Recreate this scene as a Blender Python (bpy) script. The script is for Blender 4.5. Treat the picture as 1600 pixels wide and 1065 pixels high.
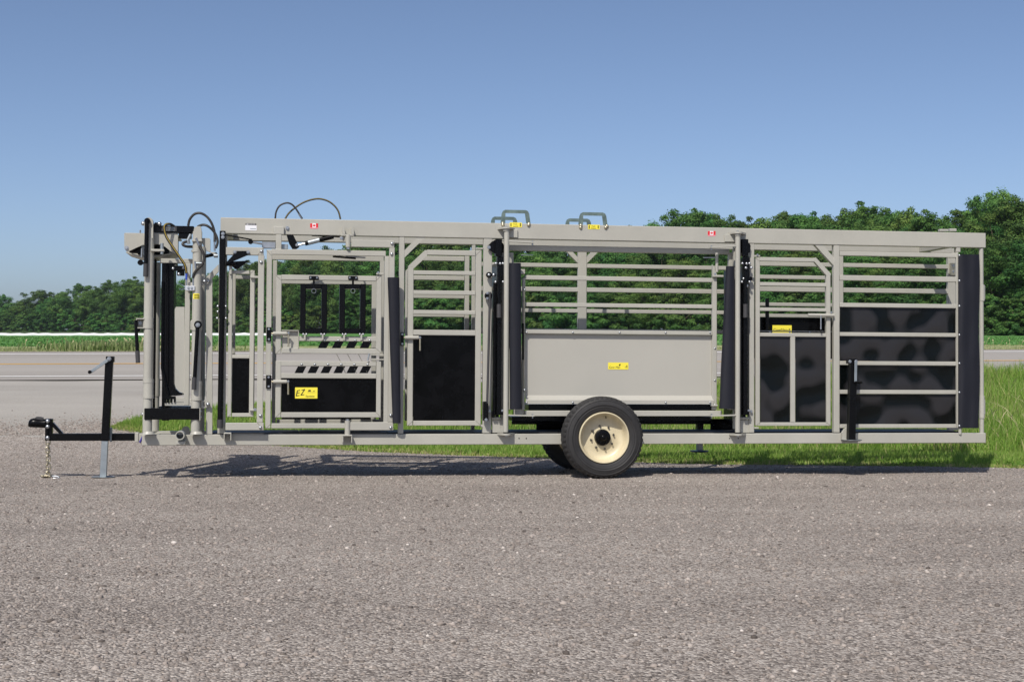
import bpy, math, random
import numpy as np
from mathutils import Vector, Matrix

for o in list(bpy.data.objects):
    bpy.data.objects.remove(o, do_unlink=True)
SC = bpy.context.scene
COL = SC.collection
R = math.radians
random.seed(7)
RNG = np.random.default_rng(7)

# ------------------------------------------------------------------ camera
F = 2300.0                       # focal length in units of the 1600 px wide frame
YAW = R(9.0)
HOR = 515.0
CAM_Z = 1.336
_u = (943 - 800) / F
CAM = Vector((-(13.5 * math.sin(YAW) + _u * 13.5 * math.cos(YAW)),
              -(13.5 * math.cos(YAW) - _u * 13.5 * math.sin(YAW)), CAM_Z))
cd = bpy.data.cameras.new('camera')
cam = bpy.data.objects.new('camera', cd)
COL.objects.link(cam)
cam.location = CAM
cam.rotation_euler = (R(90), 0, -YAW)
cd.sensor_fit = 'HORIZONTAL'
cd.sensor_width = 36.0
cd.lens = 36.0 * F / 1600.0
cd.shift_y = -(532.5 - HOR) / 1600.0
cd.clip_start = 0.1
cd.clip_end = 6000
SC.camera = cam

# ------------------------------------------------------------------ sky, sun, exposure
SUN_TO = Vector((-0.42, -0.71, 1.0)).normalized()
SUN_EL = math.asin(SUN_TO.z)
world = bpy.data.worlds.new('World')
SC.world = world
world.use_nodes = True
wn = world.node_tree
wn.nodes.clear()
w_out = wn.nodes.new('ShaderNodeOutputWorld')
w_bg = wn.nodes.new('ShaderNodeBackground')
w_sky = wn.nodes.new('ShaderNodeTexSky')
w_sky.sky_type = 'NISHITA'
w_sky.sun_disc = False
w_sky.sun_elevation = SUN_EL
w_sky.sun_rotation = math.atan2(SUN_TO.x, SUN_TO.y)
w_sky.air_density = 0.5
w_sky.dust_density = 1.25
w_sky.ozone_density = 1.5
w_sky.altitude = 0
w_bg.inputs['Strength'].default_value = 0.132
wn.links.new(w_sky.outputs[0], w_bg.inputs[0])
wn.links.new(w_bg.outputs[0], w_out.inputs[0])

sd = bpy.data.lights.new('sun', 'SUN')
sun = bpy.data.objects.new('sun', sd)
COL.objects.link(sun)
sd.energy = 4.2
sd.angle = R(0.53)
sd.color = (1.0, 0.95, 0.88)
sun.rotation_euler = (-SUN_TO).to_track_quat('-Z', 'Y').to_euler()
sun.location = (0, 0, 30)

SC.view_settings.view_transform = 'Standard'
SC.view_settings.look = 'None'
SC.view_settings.exposure = 0.0
SC.view_settings.gamma = 1.0
SC.view_settings.use_curve_mapping = False
SC.render.engine = 'CYCLES'
SC.render.resolution_x = 1024
SC.render.resolution_y = 681

# ------------------------------------------------------------------ materials
def srgb(r, g, b):
    f = lambda c: (c / 255 / 12.92) if c / 255 <= 0.04045 else ((c / 255 + 0.055) / 1.055) ** 2.4
    return (f(r), f(g), f(b), 1)

def mat(name, col, rough=0.5, metal=0.0, spec=0.5, var=0.0, vscale=6.0, bump=0.0, bscale=40.0, coat=0.0):
    m = bpy.data.materials.new(name)
    m.use_nodes = True
    nt = m.node_tree
    b = nt.nodes['Principled BSDF']
    if len(col) == 3:
        col = (*col, 1)
    b.inputs['Base Color'].default_value = col
    b.inputs['Roughness'].default_value = rough
    b.inputs['Metallic'].default_value = metal
    b.inputs['Specular IOR Level'].default_value = spec
    if coat:
        b.inputs['Coat Weight'].default_value = coat
        b.inputs['Coat Roughness'].default_value = 0.1
    tc = nt.nodes.new('ShaderNodeTexCoord')
    if var:
        n = nt.nodes.new('ShaderNodeTexNoise')
        n.inputs['Scale'].default_value = vscale
        n.inputs['Detail'].default_value = 6
        n.inputs['Roughness'].default_value = 0.65
        nt.links.new(tc.outputs['Object'], n.inputs['Vector'])
        r = nt.nodes.new('ShaderNodeValToRGB')
        r.color_ramp.elements[0].position = 0.3
        r.color_ramp.elements[1].position = 0.7
        r.color_ramp.elements[0].color = tuple(c * (1 - var) for c in col[:3]) + (1,)
        r.color_ramp.elements[1].color = tuple(min(1, c * (1 + var)) for c in col[:3]) + (1,)
        nt.links.new(n.outputs['Fac'], r.inputs['Fac'])
        nt.links.new(r.outputs['Color'], b.inputs['Base Color'])
        mr = nt.nodes.new('ShaderNodeMapRange')
        mr.inputs['To Min'].default_value = max(0.02, rough - 0.08)
        mr.inputs['To Max'].default_value = min(1, rough + 0.08)
        nt.links.new(n.outputs['Fac'], mr.inputs['Value'])
        nt.links.new(mr.outputs['Result'], b.inputs['Roughness'])
    if bump:
        n2 = nt.nodes.new('ShaderNodeTexNoise')
        n2.inputs['Scale'].default_value = bscale
        n2.inputs['Detail'].default_value = 3
        nt.links.new(tc.outputs['Object'], n2.inputs['Vector'])
        bp = nt.nodes.new('ShaderNodeBump')
        bp.inputs['Strength'].default_value = bump
        bp.inputs['Distance'].default_value = 0.01
        nt.links.new(n2.outputs['Fac'], bp.inputs['Height'])
        nt.links.new(bp.outputs['Normal'], b.inputs['Normal'])
    return m

def attr_mat(name, ramp, rough=0.6, trans=0.0, spec=0.3, objvar=0.0, noise=None):
    """leaf / blade / pebble material: colour from a per-face 'tint' attribute through a ramp"""
    m = bpy.data.materials.new(name)
    m.use_nodes = True
    nt = m.node_tree
    b = nt.nodes['Principled BSDF']
    b.inputs['Roughness'].default_value = rough
    b.inputs['Specular IOR Level'].default_value = spec
    a = nt.nodes.new('ShaderNodeAttribute')
    a.attribute_name = 'tint'
    fac = a.outputs['Fac']
    if noise:
        g = nt.nodes.new('ShaderNodeNewGeometry')
        n = nt.nodes.new('ShaderNodeTexNoise')
        n.inputs['Scale'].default_value = noise[0]
        n.inputs['Detail'].default_value = 3
        nt.links.new(g.outputs['Position'], n.inputs['Vector'])
        ma = nt.nodes.new('ShaderNodeMath'); ma.operation = 'MULTIPLY_ADD'
        nt.links.new(n.outputs['Fac'], ma.inputs[0])
        ma.inputs[1].default_value = noise[1]
        ms = nt.nodes.new('ShaderNodeMath'); ms.operation = 'ADD'
        ms.inputs[1].default_value = -0.5 * noise[1]
        nt.links.new(fac, ms.inputs[0])
        nt.links.new(ms.outputs[0], ma.inputs[2])
        fac = ma.outputs[0]
    r = nt.nodes.new('ShaderNodeValToRGB')
    while len(r.color_ramp.elements) < len(ramp):
        r.color_ramp.elements.new(0.5)
    for e, (p, c) in zip(r.color_ramp.elements, ramp):
        e.position = p
        e.color = (*c, 1)
    nt.links.new(fac, r.inputs['Fac'])
    colout = r.outputs['Color']
    if objvar:
        oi = nt.nodes.new('ShaderNodeObjectInfo')
        hsv = nt.nodes.new('ShaderNodeHueSaturation')
        mr = nt.nodes.new('ShaderNodeMapRange')
        mr.inputs['To Min'].default_value = 1 - objvar
        mr.inputs['To Max'].default_value = 1 + objvar
        nt.links.new(oi.outputs['Random'], mr.inputs['Value'])
        nt.links.new(mr.outputs['Result'], hsv.inputs['Value'])
        mh = nt.nodes.new('ShaderNodeMapRange')
        mh.inputs['To Min'].default_value = 0.47
        mh.inputs['To Max'].default_value = 0.525
        mm = nt.nodes.new('ShaderNodeMath'); mm.operation = 'FRACT'
        mk = nt.nodes.new('ShaderNodeMath'); mk.operation = 'MULTIPLY'
        mk.inputs[1].default_value = 7.31
        nt.links.new(oi.outputs['Random'], mk.inputs[0])
        nt.links.new(mk.outputs[0], mm.inputs[0])
        nt.links.new(mm.outputs[0], mh.inputs['Value'])
        nt.links.new(mh.outputs['Result'], hsv.inputs['Hue'])
        nt.links.new(colout, hsv.inputs['Color'])
        colout = hsv.outputs['Color']
    nt.links.new(colout, b.inputs['Base Color'])
    if trans:
        t = nt.nodes.new('ShaderNodeBsdfTranslucent')
        mx = nt.nodes.new('ShaderNodeMixShader')
        mx.inputs[0].default_value = trans
        nt.links.new(colout, t.inputs['Color'])
        out = nt.nodes['Material Output']
        nt.links.new(b.outputs[0], mx.inputs[1])
        nt.links.new(t.outputs[0], mx.inputs[2])
        nt.links.new(mx.outputs[0], out.inputs['Surface'])
    return m

GREY = mat('grey_paint', (0.402, 0.392, 0.343), 0.42, spec=0.5, var=0.085, vscale=1.7, bump=0.03, bscale=120)
GREYB = mat('grey_sheet_paint', (0.415, 0.402, 0.355), 0.38, spec=0.5, var=0.03, vscale=1.2, bump=0.04, bscale=14)
BLACK = mat('black_paint', (0.003, 0.003, 0.0036), 0.28, spec=0.16, var=0.2, vscale=8)
RUBBER = mat('black_rubber', (0.010, 0.010, 0.012), 0.55, spec=0.45, var=0.15, vscale=5, bump=0.05, bscale=60)
CURTAIN = mat('black_vinyl', (0.011, 0.0115, 0.017), 0.48, spec=0.35, var=0.12, vscale=3, bump=0.12, bscale=9)
GRIP = mat('grey_grip', (0.045, 0.044, 0.046), 0.6)
STEEL = mat('zinc_steel', (0.46, 0.48, 0.50), 0.42, metal=1.0, var=0.1, vscale=20)
GALV = mat('galvanised', (0.36, 0.40, 0.42), 0.48, metal=0.75, var=0.15, vscale=12)
GOLD = mat('yellow_zinc', (0.50, 0.45, 0.33), 0.38, metal=0.85, var=0.2, vscale=30)
GREENZ = mat('green_zinc', (0.20, 0.26, 0.23), 0.42, metal=0.7, var=0.35, vscale=14)
ALU = mat('aluminium_block', (0.72, 0.73, 0.75), 0.4, metal=0.6)
HOSE = mat('hose_rubber', (0.030, 0.028, 0.026), 0.5, var=0.3, vscale=50)
YEL = mat('yellow_decal', (0.86, 0.74, 0.06), 0.4)
HYEL = mat('yellow_stripe', (0.40, 0.29, 0.04), 0.5)
INK = mat('black_ink', (0.012, 0.011, 0.010), 0.5)
RED = mat('red_decal', (0.70, 0.02, 0.03), 0.4)
WHITE = mat('white_decal', (0.80, 0.80, 0.82), 0.4)
PINK = mat('pink_decal', (0.80, 0.30, 0.34), 0.4)
BLUE = mat('blue_plastic', (0.03, 0.07, 0.42), 0.4)
PURP = mat('purple_plastic', (0.05, 0.04, 0.24), 0.4)
CREAM = mat('cream_rim_paint', (0.60, 0.525, 0.355), 0.38, var=0.10, vscale=7)
BROWN = mat('dark_hinge_shade', (0.16, 0.14, 0.11), 0.6, var=0.3, vscale=20)

# glossy black plastic sheet: its wavy reflections are painted as blotches in the base colour
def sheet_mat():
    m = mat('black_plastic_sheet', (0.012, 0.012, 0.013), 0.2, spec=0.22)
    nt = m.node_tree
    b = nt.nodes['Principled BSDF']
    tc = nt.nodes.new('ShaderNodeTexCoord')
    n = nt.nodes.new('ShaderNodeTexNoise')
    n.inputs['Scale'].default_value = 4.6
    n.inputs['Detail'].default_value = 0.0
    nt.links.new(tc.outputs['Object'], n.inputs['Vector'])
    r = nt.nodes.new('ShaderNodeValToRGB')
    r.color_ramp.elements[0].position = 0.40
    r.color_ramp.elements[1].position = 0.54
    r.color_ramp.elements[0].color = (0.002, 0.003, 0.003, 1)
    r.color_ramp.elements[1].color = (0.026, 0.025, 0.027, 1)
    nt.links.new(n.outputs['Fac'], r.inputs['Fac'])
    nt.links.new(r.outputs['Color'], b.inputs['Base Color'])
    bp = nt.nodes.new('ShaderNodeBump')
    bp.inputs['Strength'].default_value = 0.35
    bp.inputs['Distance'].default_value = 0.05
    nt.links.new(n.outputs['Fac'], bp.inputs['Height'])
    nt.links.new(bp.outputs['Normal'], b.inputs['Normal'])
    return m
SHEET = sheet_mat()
FLAT = mat('black_steel_sheet', (0.0026, 0.0026, 0.003), 0.22, spec=0.10, var=0.95, vscale=5)

# ------------------------------------------------------------------ mesh helpers
def tag(o, label=None, cat=None, group=None, kind=None):
    if label: o['label'] = label
    if cat: o['category'] = cat
    if group: o['group'] = group
    if kind: o['kind'] = kind
    return o

def link(name, me, m, parent=None, smooth=False):
    o = bpy.data.objects.new(name, me)
    COL.objects.link(o)
    if m is not None and not me.materials:
        me.materials.append(m)
    if parent is not None:
        o.parent = parent
    if smooth:
        me.polygons.foreach_set('use_smooth', [True] * len(me.polygons))
        me.set_sharp_from_angle(angle=R(38))
    return o

def empty(name, parent=None, loc=(0, 0, 0)):
    o = bpy.data.objects.new(name, None)
    o.empty_display_size = 0.1
    COL.objects.link(o)
    o.location = loc
    if parent is not None:
        o.parent = parent
    return o

class MB:
    def __init__(self):
        self.v = []; self.f = []
    def add(self, vs, fs):
        n = len(self.v)
        self.v.extend([tuple(p) for p in vs])
        self.f.extend([tuple(i + n for i in f) for f in fs])
        return self
    def box(self, x0, x1, y0, y1, z0, z1, ch=0.003, M=None):
        """box with chamfered edges"""
        x0, x1 = min(x0, x1), max(x0, x1); y0, y1 = min(y0, y1), max(y0, y1); z0, z1 = min(z0, z1), max(z0, z1)
        ch = min(ch, 0.3 * min(x1 - x0, y1 - y0, z1 - z0))
        vs = []; ix = {}
        for sx in (0, 1):
            for sy in (0, 1):
                for sz in (0, 1):
                    c = (x1 if sx else x0, y1 if sy else y0, z1 if sz else z0)
                    d = (-ch if sx else ch, -ch if sy else ch, -ch if sz else ch)
                    for a in range(3):
                        p = [c[k] + (0 if k == a else d[k]) for k in range(3)]
                        ix[sx, sy, sz, a] = len(vs); vs.append(p)
        fs = []
        for a in range(3):
            b, c = (a + 1) % 3, (a + 2) % 3
            for s in (0, 1):
                q = []
                for (tb, tc) in ((0, 0), (1, 0), (1, 1), (0, 1)):
                    k = [0, 0, 0]; k[a] = s; k[b] = tb; k[c] = tc
                    q.append(ix[k[0], k[1], k[2], a])
                fs.append(q if s else q[::-1])
            for sb in (0, 1):
                for sc in (0, 1):
                    k0 = [0, 0, 0]; k0[b] = sb; k0[c] = sc
                    k1 = list(k0); k1[a] = 1
                    q = [ix[(*k0, b)], ix[(*k0, c)], ix[(*k1, c)], ix[(*k1, b)]]
                    fs.append(q if sb == sc else q[::-1])
        for sx in (0, 1):
            for sy in (0, 1):
                for sz in (0, 1):
                    t = [ix[sx, sy, sz, a] for a in range(3)]
                    fs.append(t if (sx + sy + sz) % 2 else t[::-1])
        if M is not None:
            vs = [M @ Vector(p) for p in vs]
        return self.add(vs, fs)
    def prism(self, pts, y0, y1):
        """polygon pts (x,z) extruded along y"""
        n = len(pts)
        a = sum(pts[i][0] * pts[(i + 1) % n][1] - pts[(i + 1) % n][0] * pts[i][1] for i in range(n))
        if a < 0: pts = pts[::-1]
        vs = [(p[0], y0, p[1]) for p in pts] + [(p[0], y1, p[1]) for p in pts]
        fs = [tuple(range(n)), tuple(range(2 * n - 1, n - 1, -1))]
        fs += [(i, n + i, n + (i + 1) % n, (i + 1) % n) for i in range(n)]
        return self.add(vs, fs)
    def tube(self, pts, r, n=10, cap=True):
        pts = [Vector(p) for p in pts]
        rs = r if isinstance(r, (list, tuple)) else [r] * len(pts)
        up = None; rings = []
        for i, p in enumerate(pts):
            t = (pts[min(i + 1, len(pts) - 1)] - pts[max(i - 1, 0)]).normalized()
            if up is None:
                up = Vector((0, -1, 0)) if abs(t.y) < 0.9 else Vector((0, 0, 1))
            s = t.cross(up).normalized(); up = s.cross(t).normalized()
            rings.append([p + (s * math.cos(2 * math.pi * k / n) + up * math.sin(2 * math.pi * k / n)) * rs[i] for k in range(n)])
        vs = [q for ring in rings for q in ring]; fs = []
        for i in range(len(rings) - 1):
            for k in range(n):
                fs.append((i * n + k, i * n + (k + 1) % n, (i + 1) * n + (k + 1) % n, (i + 1) * n + k))
        if cap:
            fs.append(tuple(range(n - 1, -1, -1))); m = (len(rings) - 1) * n
            fs.append(tuple(range(m, m + n)))
        return self.add(vs, fs)
    def lathe(self, prof, n=64, M=None, closed=False):
        """profile (r, h) about the y axis"""
        vs = []; fs = []
        for (r, h) in prof:
            for k in range(n):
                a = 2 * math.pi * k / n
                vs.append((r * math.cos(a), h, r * math.sin(a)))
        m = len(prof)
        for i in range(m if closed else m - 1):
            j = (i + 1) % m
            for k in range(n):
                fs.append((i * n + k, j * n + k, j * n + (k + 1) % n, i * n + (k + 1) % n))
        if M is not None:
            vs = [M @ Vector(p) for p in vs]
        return self.add(vs, fs)
    def mesh(self, name):
        me = bpy.data.meshes.new(name)
        me.from_pydata(self.v, [], self.f)
        me.update()
        return me
    def build(self, name, m, parent=None, smooth=False):
        return link(name, self.mesh(name), m, parent, smooth)

def spline(pts, sub=8):
    """Catmull-Rom through 3-D points"""
    P = [Vector(p) for p in pts]
    P = [P[0] * 2 - P[1]] + P + [P[-1] * 2 - P[-2]]
    out = []
    for i in range(1, len(P) - 2):
        for k in range(sub):
            t = k / sub
            a, b, c, d = P[i - 1], P[i], P[i + 1], P[i + 2]
            out.append(0.5 * ((2 * b) + (c - a) * t + (2 * a - 5 * b + 4 * c - d) * t * t + (3 * b - a - 3 * c + d) * t ** 3))
    out.append(P[-2])
    return out

# numpy triangle/quad soup with a per-face tint
def soup(name, verts, faces, tint, m, parent=None, smooth=False):
    me = bpy.data.meshes.new(name)
    nv = len(verts); nf, k = faces.shape
    me.vertices.add(nv)
    me.vertices.foreach_set('co', np.ascontiguousarray(verts, dtype=np.float32).ravel())
    me.loops.add(nf * k)
    me.loops.foreach_set('vertex_index', np.ascontiguousarray(faces, dtype=np.int32).ravel())
    me.polygons.add(nf)
    me.polygons.foreach_set('loop_start', np.arange(0, nf * k, k, dtype=np.int32))
    if smooth:
        me.polygons.foreach_set('use_smooth', np.ones(nf, dtype=bool))
    me.update(calc_edges=True)
    at = me.attributes.new('tint', 'FLOAT', 'FACE')
    at.data.foreach_set('value', np.ascontiguousarray(tint, dtype=np.float32))
    return link(name, me, m, parent)

# ------------------------------------------------------------------ terrain
def sst(t):
    t = np.clip(t, 0, 1)
    return t * t * (3 - 2 * t)

def gz(X, Y):
    """height of the ground: yard falling away gently, bank up to the road, level field"""
    X = np.asarray(X, float); Y = np.asarray(Y, float)
    Xc = np.clip(X, -14, 14); Yc = np.clip(Y, -8, 6)
    t = sst((X + 4) / 5.5)
    Yk = np.minimum(Yc, .8)
    yard = -.009 * Xc - .0257 * (Yk + .25) + (Yc - Yk) * (.026 * (1 - t) - .0257 * t)
    road = .595 + .0357 * (np.clip(Y, 8, 19) - 10.5)
    y0 = 2.0 + 2.6 * t
    s = sst((Y - y0) / (8.8 - y0))
    return yard * (1 - s) + road * s

def wig(X, k, amp):
    X = np.asarray(X, float)
    return amp * (np.sin(X * 2.1 + k) + .6 * np.sin(X * 5.3 + 2 * k) + .4 * np.sin(X * 11.7 + 3 * k) + .3 * np.sin(X * 23.1 + k))

_nx = [-4.83, -3.90, -2.91, -2.29, -1.53, -.99, -.17, .85, 1.96, 3.33, 4.47, 9, 60]
_ny = [4.22, 3.57, 3.16, 2.97, 2.84, 2.70, 2.50, 2.02, 1.55, 1.15, .80, .5, .4]
_fx = [-4.83, -4.54, -3.99, -3.07, -1.47, 0, 1, 60]
_fy = [4.25, 4.71, 5.24, 5.85, 7.70, 8.85, 9.0, 9.0]
def grass_near(X): return np.interp(X, _nx, _ny) + wig(X, 1.0, .025)
def grass_far(X): return np.interp(X, _fx, _fy) + wig(X, 2.0, .03)
def yard_far(X):
    X = np.asarray(X, float)
    return np.where(X < -4.83, 3.75 + wig(X, 4.0, .10) + np.clip((X + 5.5) / .67, 0, 1) * .45, grass_near(X))

def strip(name, xs, ylo, yhi, ny, off, m, power=1.0, rough=0.0, sink=None):
    """sheet following the ground between two curves"""
    xs = np.asarray(xs, float)
    lo = ylo(xs) if callable(ylo) else np.full_like(xs, ylo)
    hi = yhi(xs) if callable(yhi) else np.full_like(xs, yhi)
    t = np.linspace(0, 1, ny) ** power
    X = np.repeat(xs[:, None], ny, 1)
    Y = lo[:, None] + (hi - lo)[:, None] * t[None]
    Z = gz(X, Y) + off
    if rough:
        Z = Z + rough * (np.sin(X * 1.7 + Y * .9) + np.sin(Y * 2.3 - X * .6) + .5 * np.sin(X * 4.1 + Y * 3.7))
    if sink is not None: Z = Z - sink(Y)
    V = np.stack([X, Y, Z], -1).reshape(-1, 3)
    n = len(xs)
    i, j = np.meshgrid(np.arange(n - 1), np.arange(ny - 1), indexing='ij')
    a = (i * ny + j).ravel()
    Fc = np.stack([a, a + ny, a + ny + 1, a + 1], -1)
    return soup(name, V, Fc, np.zeros(len(Fc)), m, smooth=True)

def ground_mat(name, stops, scale, big=0.4, bigamp=0.25, bump=0.5, bscale=None, rough=0.9, vor=False, dist=.01, stretch=None):
    m = bpy.data.materials.new(name)
    m.use_nodes = True
    nt = m.node_tree
    b = nt.nodes['Principled BSDF']
    b.inputs['Roughness'].default_value = rough
    b.inputs['Specular IOR Level'].default_value = 0.2
    g = nt.nodes.new('ShaderNodeNewGeometry')
    vec = g.outputs['Position']
    if stretch:
        mp = nt.nodes.new('ShaderNodeMapping')
        mp.inputs['Scale'].default_value = stretch
        nt.links.new(vec, mp.inputs['Vector'])
        vec2 = mp.outputs['Vector']
    else:
        vec2 = vec
    if vor:
        n = nt.nodes.new('ShaderNodeTexVoronoi')
        n.inputs['Scale'].default_value = scale
        nt.links.new(vec, n.inputs['Vector'])
        sp = nt.nodes.new('ShaderNodeSeparateColor')
        nt.links.new(n.outputs['Color'], sp.inputs[0])
        fac = sp.outputs[0]
    else:
        n = nt.nodes.new('ShaderNodeTexNoise')
        n.inputs['Scale'].default_value = scale
        n.inputs['Detail'].default_value = 5
        n.inputs['Roughness'].default_value = .7
        nt.links.new(vec, n.inputs['Vector'])
        fac = n.outputs['Fac']
    nb = nt.nodes.new('ShaderNodeTexNoise')
    nb.inputs['Scale'].default_value = big
    nb.inputs['Detail'].default_value = 5
    nt.links.new(vec2, nb.inputs['Vector'])
    ma = nt.nodes.new('ShaderNodeMath'); ma.operation = 'MULTIPLY_ADD'
    nt.links.new(nb.outputs['Fac'], ma.inputs[0]); ma.inputs[1].default_value = bigamp
    ms = nt.nodes.new('ShaderNodeMath'); ms.operation = 'ADD'; ms.inputs[1].default_value = -bigamp / 2
    nt.links.new(fac, ms.inputs[0]); nt.links.new(ms.outputs[0], ma.inputs[2])
    r = nt.nodes.new('ShaderNodeValToRGB')
    while len(r.color_ramp.elements) < len(stops): r.color_ramp.elements.new(.5)
    for e, (p, c) in zip(r.color_ramp.elements, stops):
        e.position = p; e.color = (*c, 1)
    nt.links.new(ma.outputs[0], r.inputs['Fac'])
    nt.links.new(r.outputs['Color'], b.inputs['Base Color'])
    bp = nt.nodes.new('ShaderNodeBump')
    bp.inputs['Strength'].default_value = bump
    bp.inputs['Distance'].default_value = dist
    if vor:
        nt.links.new(n.outputs['Distance'], bp.inputs['Height']); bp.invert = True
    else:
        nt.links.new(n.outputs['Fac'], bp.inputs['Height'])
    nt.links.new(bp.outputs['Normal'], b.inputs['Normal'])
    return m

G_GRAVEL = ground_mat('gravel_ground', [(0, (.11, .094, .082)), (.3, (.23, .200, .175)), (.62, (.335, .292, .256)), (1, (.54, .49, .435))], 95, big=.8, bigamp=.55, bump=.9, vor=True, dist=.01, stretch=(.35, 1.3, 1))
G_DRIVE = ground_mat('driveway_surface', [(.25, (.26, .243, .218)), (.5, (.335, .315, .283)), (.75, (.40, .378, .342))], 55, big=.7, bigamp=.75, bump=.3, stretch=(.30, 1.5, 1))
G_ROAD = ground_mat('old_asphalt', [(.25, (.265, .246, .222)), (.5, (.325, .303, .275)), (.75, (.385, .36, .328))], 60, big=.5, bigamp=.6, bump=.25, stretch=(.06, 1.6, 1))
G_SHOULDER = ground_mat('shoulder_gravel', [(.2, (.19, .17, .15)), (.5, (.27, .245, .22)), (.8, (.36, .33, .30))], 40, bump=.5)
G_TURF = ground_mat('turf_soil', [(.3, (.07, .10, .025)), (.6, (.12, .17, .045)), (.85, (.20, .19, .085))], 14, bump=.4)
G_VERGE = ground_mat('dry_verge', [(.3, (.25, .29, .13)), (.55, (.35, .37, .19)), (.8, (.42, .41, .24))], 3, bump=.4, stretch=(.3, 2, 1))
G_FIELD = ground_mat('green_crop', [(.3, (.065, .17, .035)), (.55, (.095, .23, .05)), (.8, (.13, .27, .065))], 1.4, big=.06, bigamp=.3, bump=.5, stretch=(.3, 2, 1))
G_FAR = ground_mat('far_grass', [(.3, (.03, .06, .015)), (.6, (.06, .09, .025)), (.85, (.10, .10, .04))], .8, big=.03)
G_LINE = mat('white_road_paint', (.78, .77, .74), .7, var=.1, vscale=9)
G_YLINE = mat('yellow_road_paint', (.72, .40, .06), .7, var=.14, vscale=9)

def ax(*segs):
    out = []
    for a, b, n in segs:
        out.extend(np.linspace(a, b, n, endpoint=False))
    out.append(segs[-1][1])
    return np.array(out)

S = 'structure'
gx = ax((-2500, -200, 12), (-200, -40, 16), (-40, 40, 60), (40, 200, 16), (200, 2500, 12))
tag(strip('ground', gx, -60, 3500, 160, -.02, G_FAR, power=3.2, sink=lambda Y: .6 * (1 - sst((Y - 130) / 25))), kind=S)
yx = ax((-40, -12, 30), (-12, 12, 260), (12, 40, 30))
tag(strip('gravel_yard', yx, -30, yard_far, 90, 0, G_GRAVEL, rough=.004), kind=S)
dx = ax((-40, -12, 24), (-12, -4.83, 70))
tag(strip('driveway', dx, yard_far, 9.8, 40, 0, G_DRIVE, rough=.004), kind=S)
dx2 = ax((-4.83, .95, 60))
tag(strip('driveway', dx2, grass_far, 9.8, 24, 0, G_DRIVE, rough=.004), kind=S)
bx_ = ax((-4.83, 12, 170), (12, 60, 20))
tag(strip('grass_bank', bx_, grass_near, grass_far, 40, -.004, G_TURF, rough=.006), kind=S)
rx = ax((-160, 160, 80))
tag(strip('road_shoulder', ax((.95, 160, 60)), 9.0, 9.75, 4, .003, G_SHOULDER), kind=S)
tag(strip('road_shoulder', ax((-160, -40, 30)), 9.0, 9.75, 4, .003, G_SHOULDER), kind=S)
road = tag(strip('road', rx, 9.72, 17.75, 12, .018, G_ROAD), kind=S)
tag(strip('road_shoulder', rx, 17.75, 18.5, 4, .004, G_SHOULDER), kind=S)
for nm, y, w, m in (('edge_line', 10.42, .15, G_LINE), ('edge_line', 17.1, .2, G_LINE), ('centre_line', 13.7, .16, G_YLINE)):
    o = strip(nm, rx, y, y + w, 2, .023, m)
    o.parent = road
# thin dark line laid slantwise over the asphalt
cr = MB()
cpts = [(6.0 + .33 * i + .08 * math.sin(i * 1.7), 12.9 - .42 * i + .06 * math.sin(i * 2.9)) for i in range(8)]
cpts = [(x, y) for x, y in cpts if y > 9.9]
for (xa, ya), (xb, yb) in zip(cpts[:-1], cpts[1:]):
    za, zb = float(gz(xa, ya)) + .0235, float(gz(xb, yb)) + .0235
    cr.add([(xa - .03, ya, za), (xa + .03, ya, za), (xb + .03, yb, zb), (xb - .03, yb, zb)], [(0, 1, 2, 3)])
cr.build('dark_road_line', mat('dark_grey', (.09, .085, .08), .6), road)
tag(strip('verge', rx, 18.5, 25.0, 14, -.002, G_VERGE, rough=.02), kind=S)
tag(strip('field', ax((-300, 300, 60)), 25.0, 150, 24, -.004, G_FIELD), kind=S)

# ------------------------------------------------------------------ vegetation
def blades(name, X, Y, h, w, tint, m, lean=.35, zoff=-.01, kind='stuff', parent=None, az=None):
    n = len(X)
    Z = gz(X, Y) + zoff
    if az is None: az = RNG.uniform(0, 2 * np.pi, n)
    la = RNG.uniform(0, 2 * np.pi, n)
    lm = np.abs(RNG.normal(0, lean, n)) * h
    cx, cy = np.cos(az) * w / 2, np.sin(az) * w / 2
    V = np.zeros((n, 6, 3))
    for k, (t, ww) in enumerate(((0, 1.0), (.55, .85), (1, .12))):
        ox = np.cos(la) * lm * t ** 1.8; oy = np.sin(la) * lm * t ** 1.8
        zz = h * t * (1 - .18 * (lm / np.maximum(h, 1e-3)) * t)
        V[:, 2 * k] = np.stack([X - cx * ww + ox, Y - cy * ww + oy, Z + zz], -1)
        V[:, 2 * k + 1] = np.stack([X + cx * ww + ox, Y + cy * ww + oy, Z + zz], -1)
    b = np.arange(n)[:, None] * 6
    Fc = np.concatenate([b + np.array([0, 1, 3, 2]), b + np.array([2, 3, 5, 4])], 0)
    o = soup(name, V.reshape(-1, 3), Fc, np.tile(tint, 2), m, parent)
    return o

M_GRASS = attr_mat('grass_blade', [(0, (.085, .175, .022)), (.4, (.19, .345, .05)), (.72, (.31, .45, .095)), (.88, (.46, .45, .17)), (1, (.60, .52, .28))], rough=.5, trans=.35, noise=(1.1, .35))
M_DRY = attr_mat('dry_blade', [(0, (.14, .22, .06)), (.4, (.33, .36, .17)), (.75, (.48, .44, .25)), (1, (.56, .48, .29))], rough=.6, trans=.25, noise=(.5, .3))

def sample_area(n, x0, x1, ylo, yhi, bias=1.0):
    X = RNG.uniform(x0, x1, n)
    t = RNG.uniform(0, 1, n) ** bias
    return X, ylo(X) + (yhi(X) - ylo(X)) * t

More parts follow.
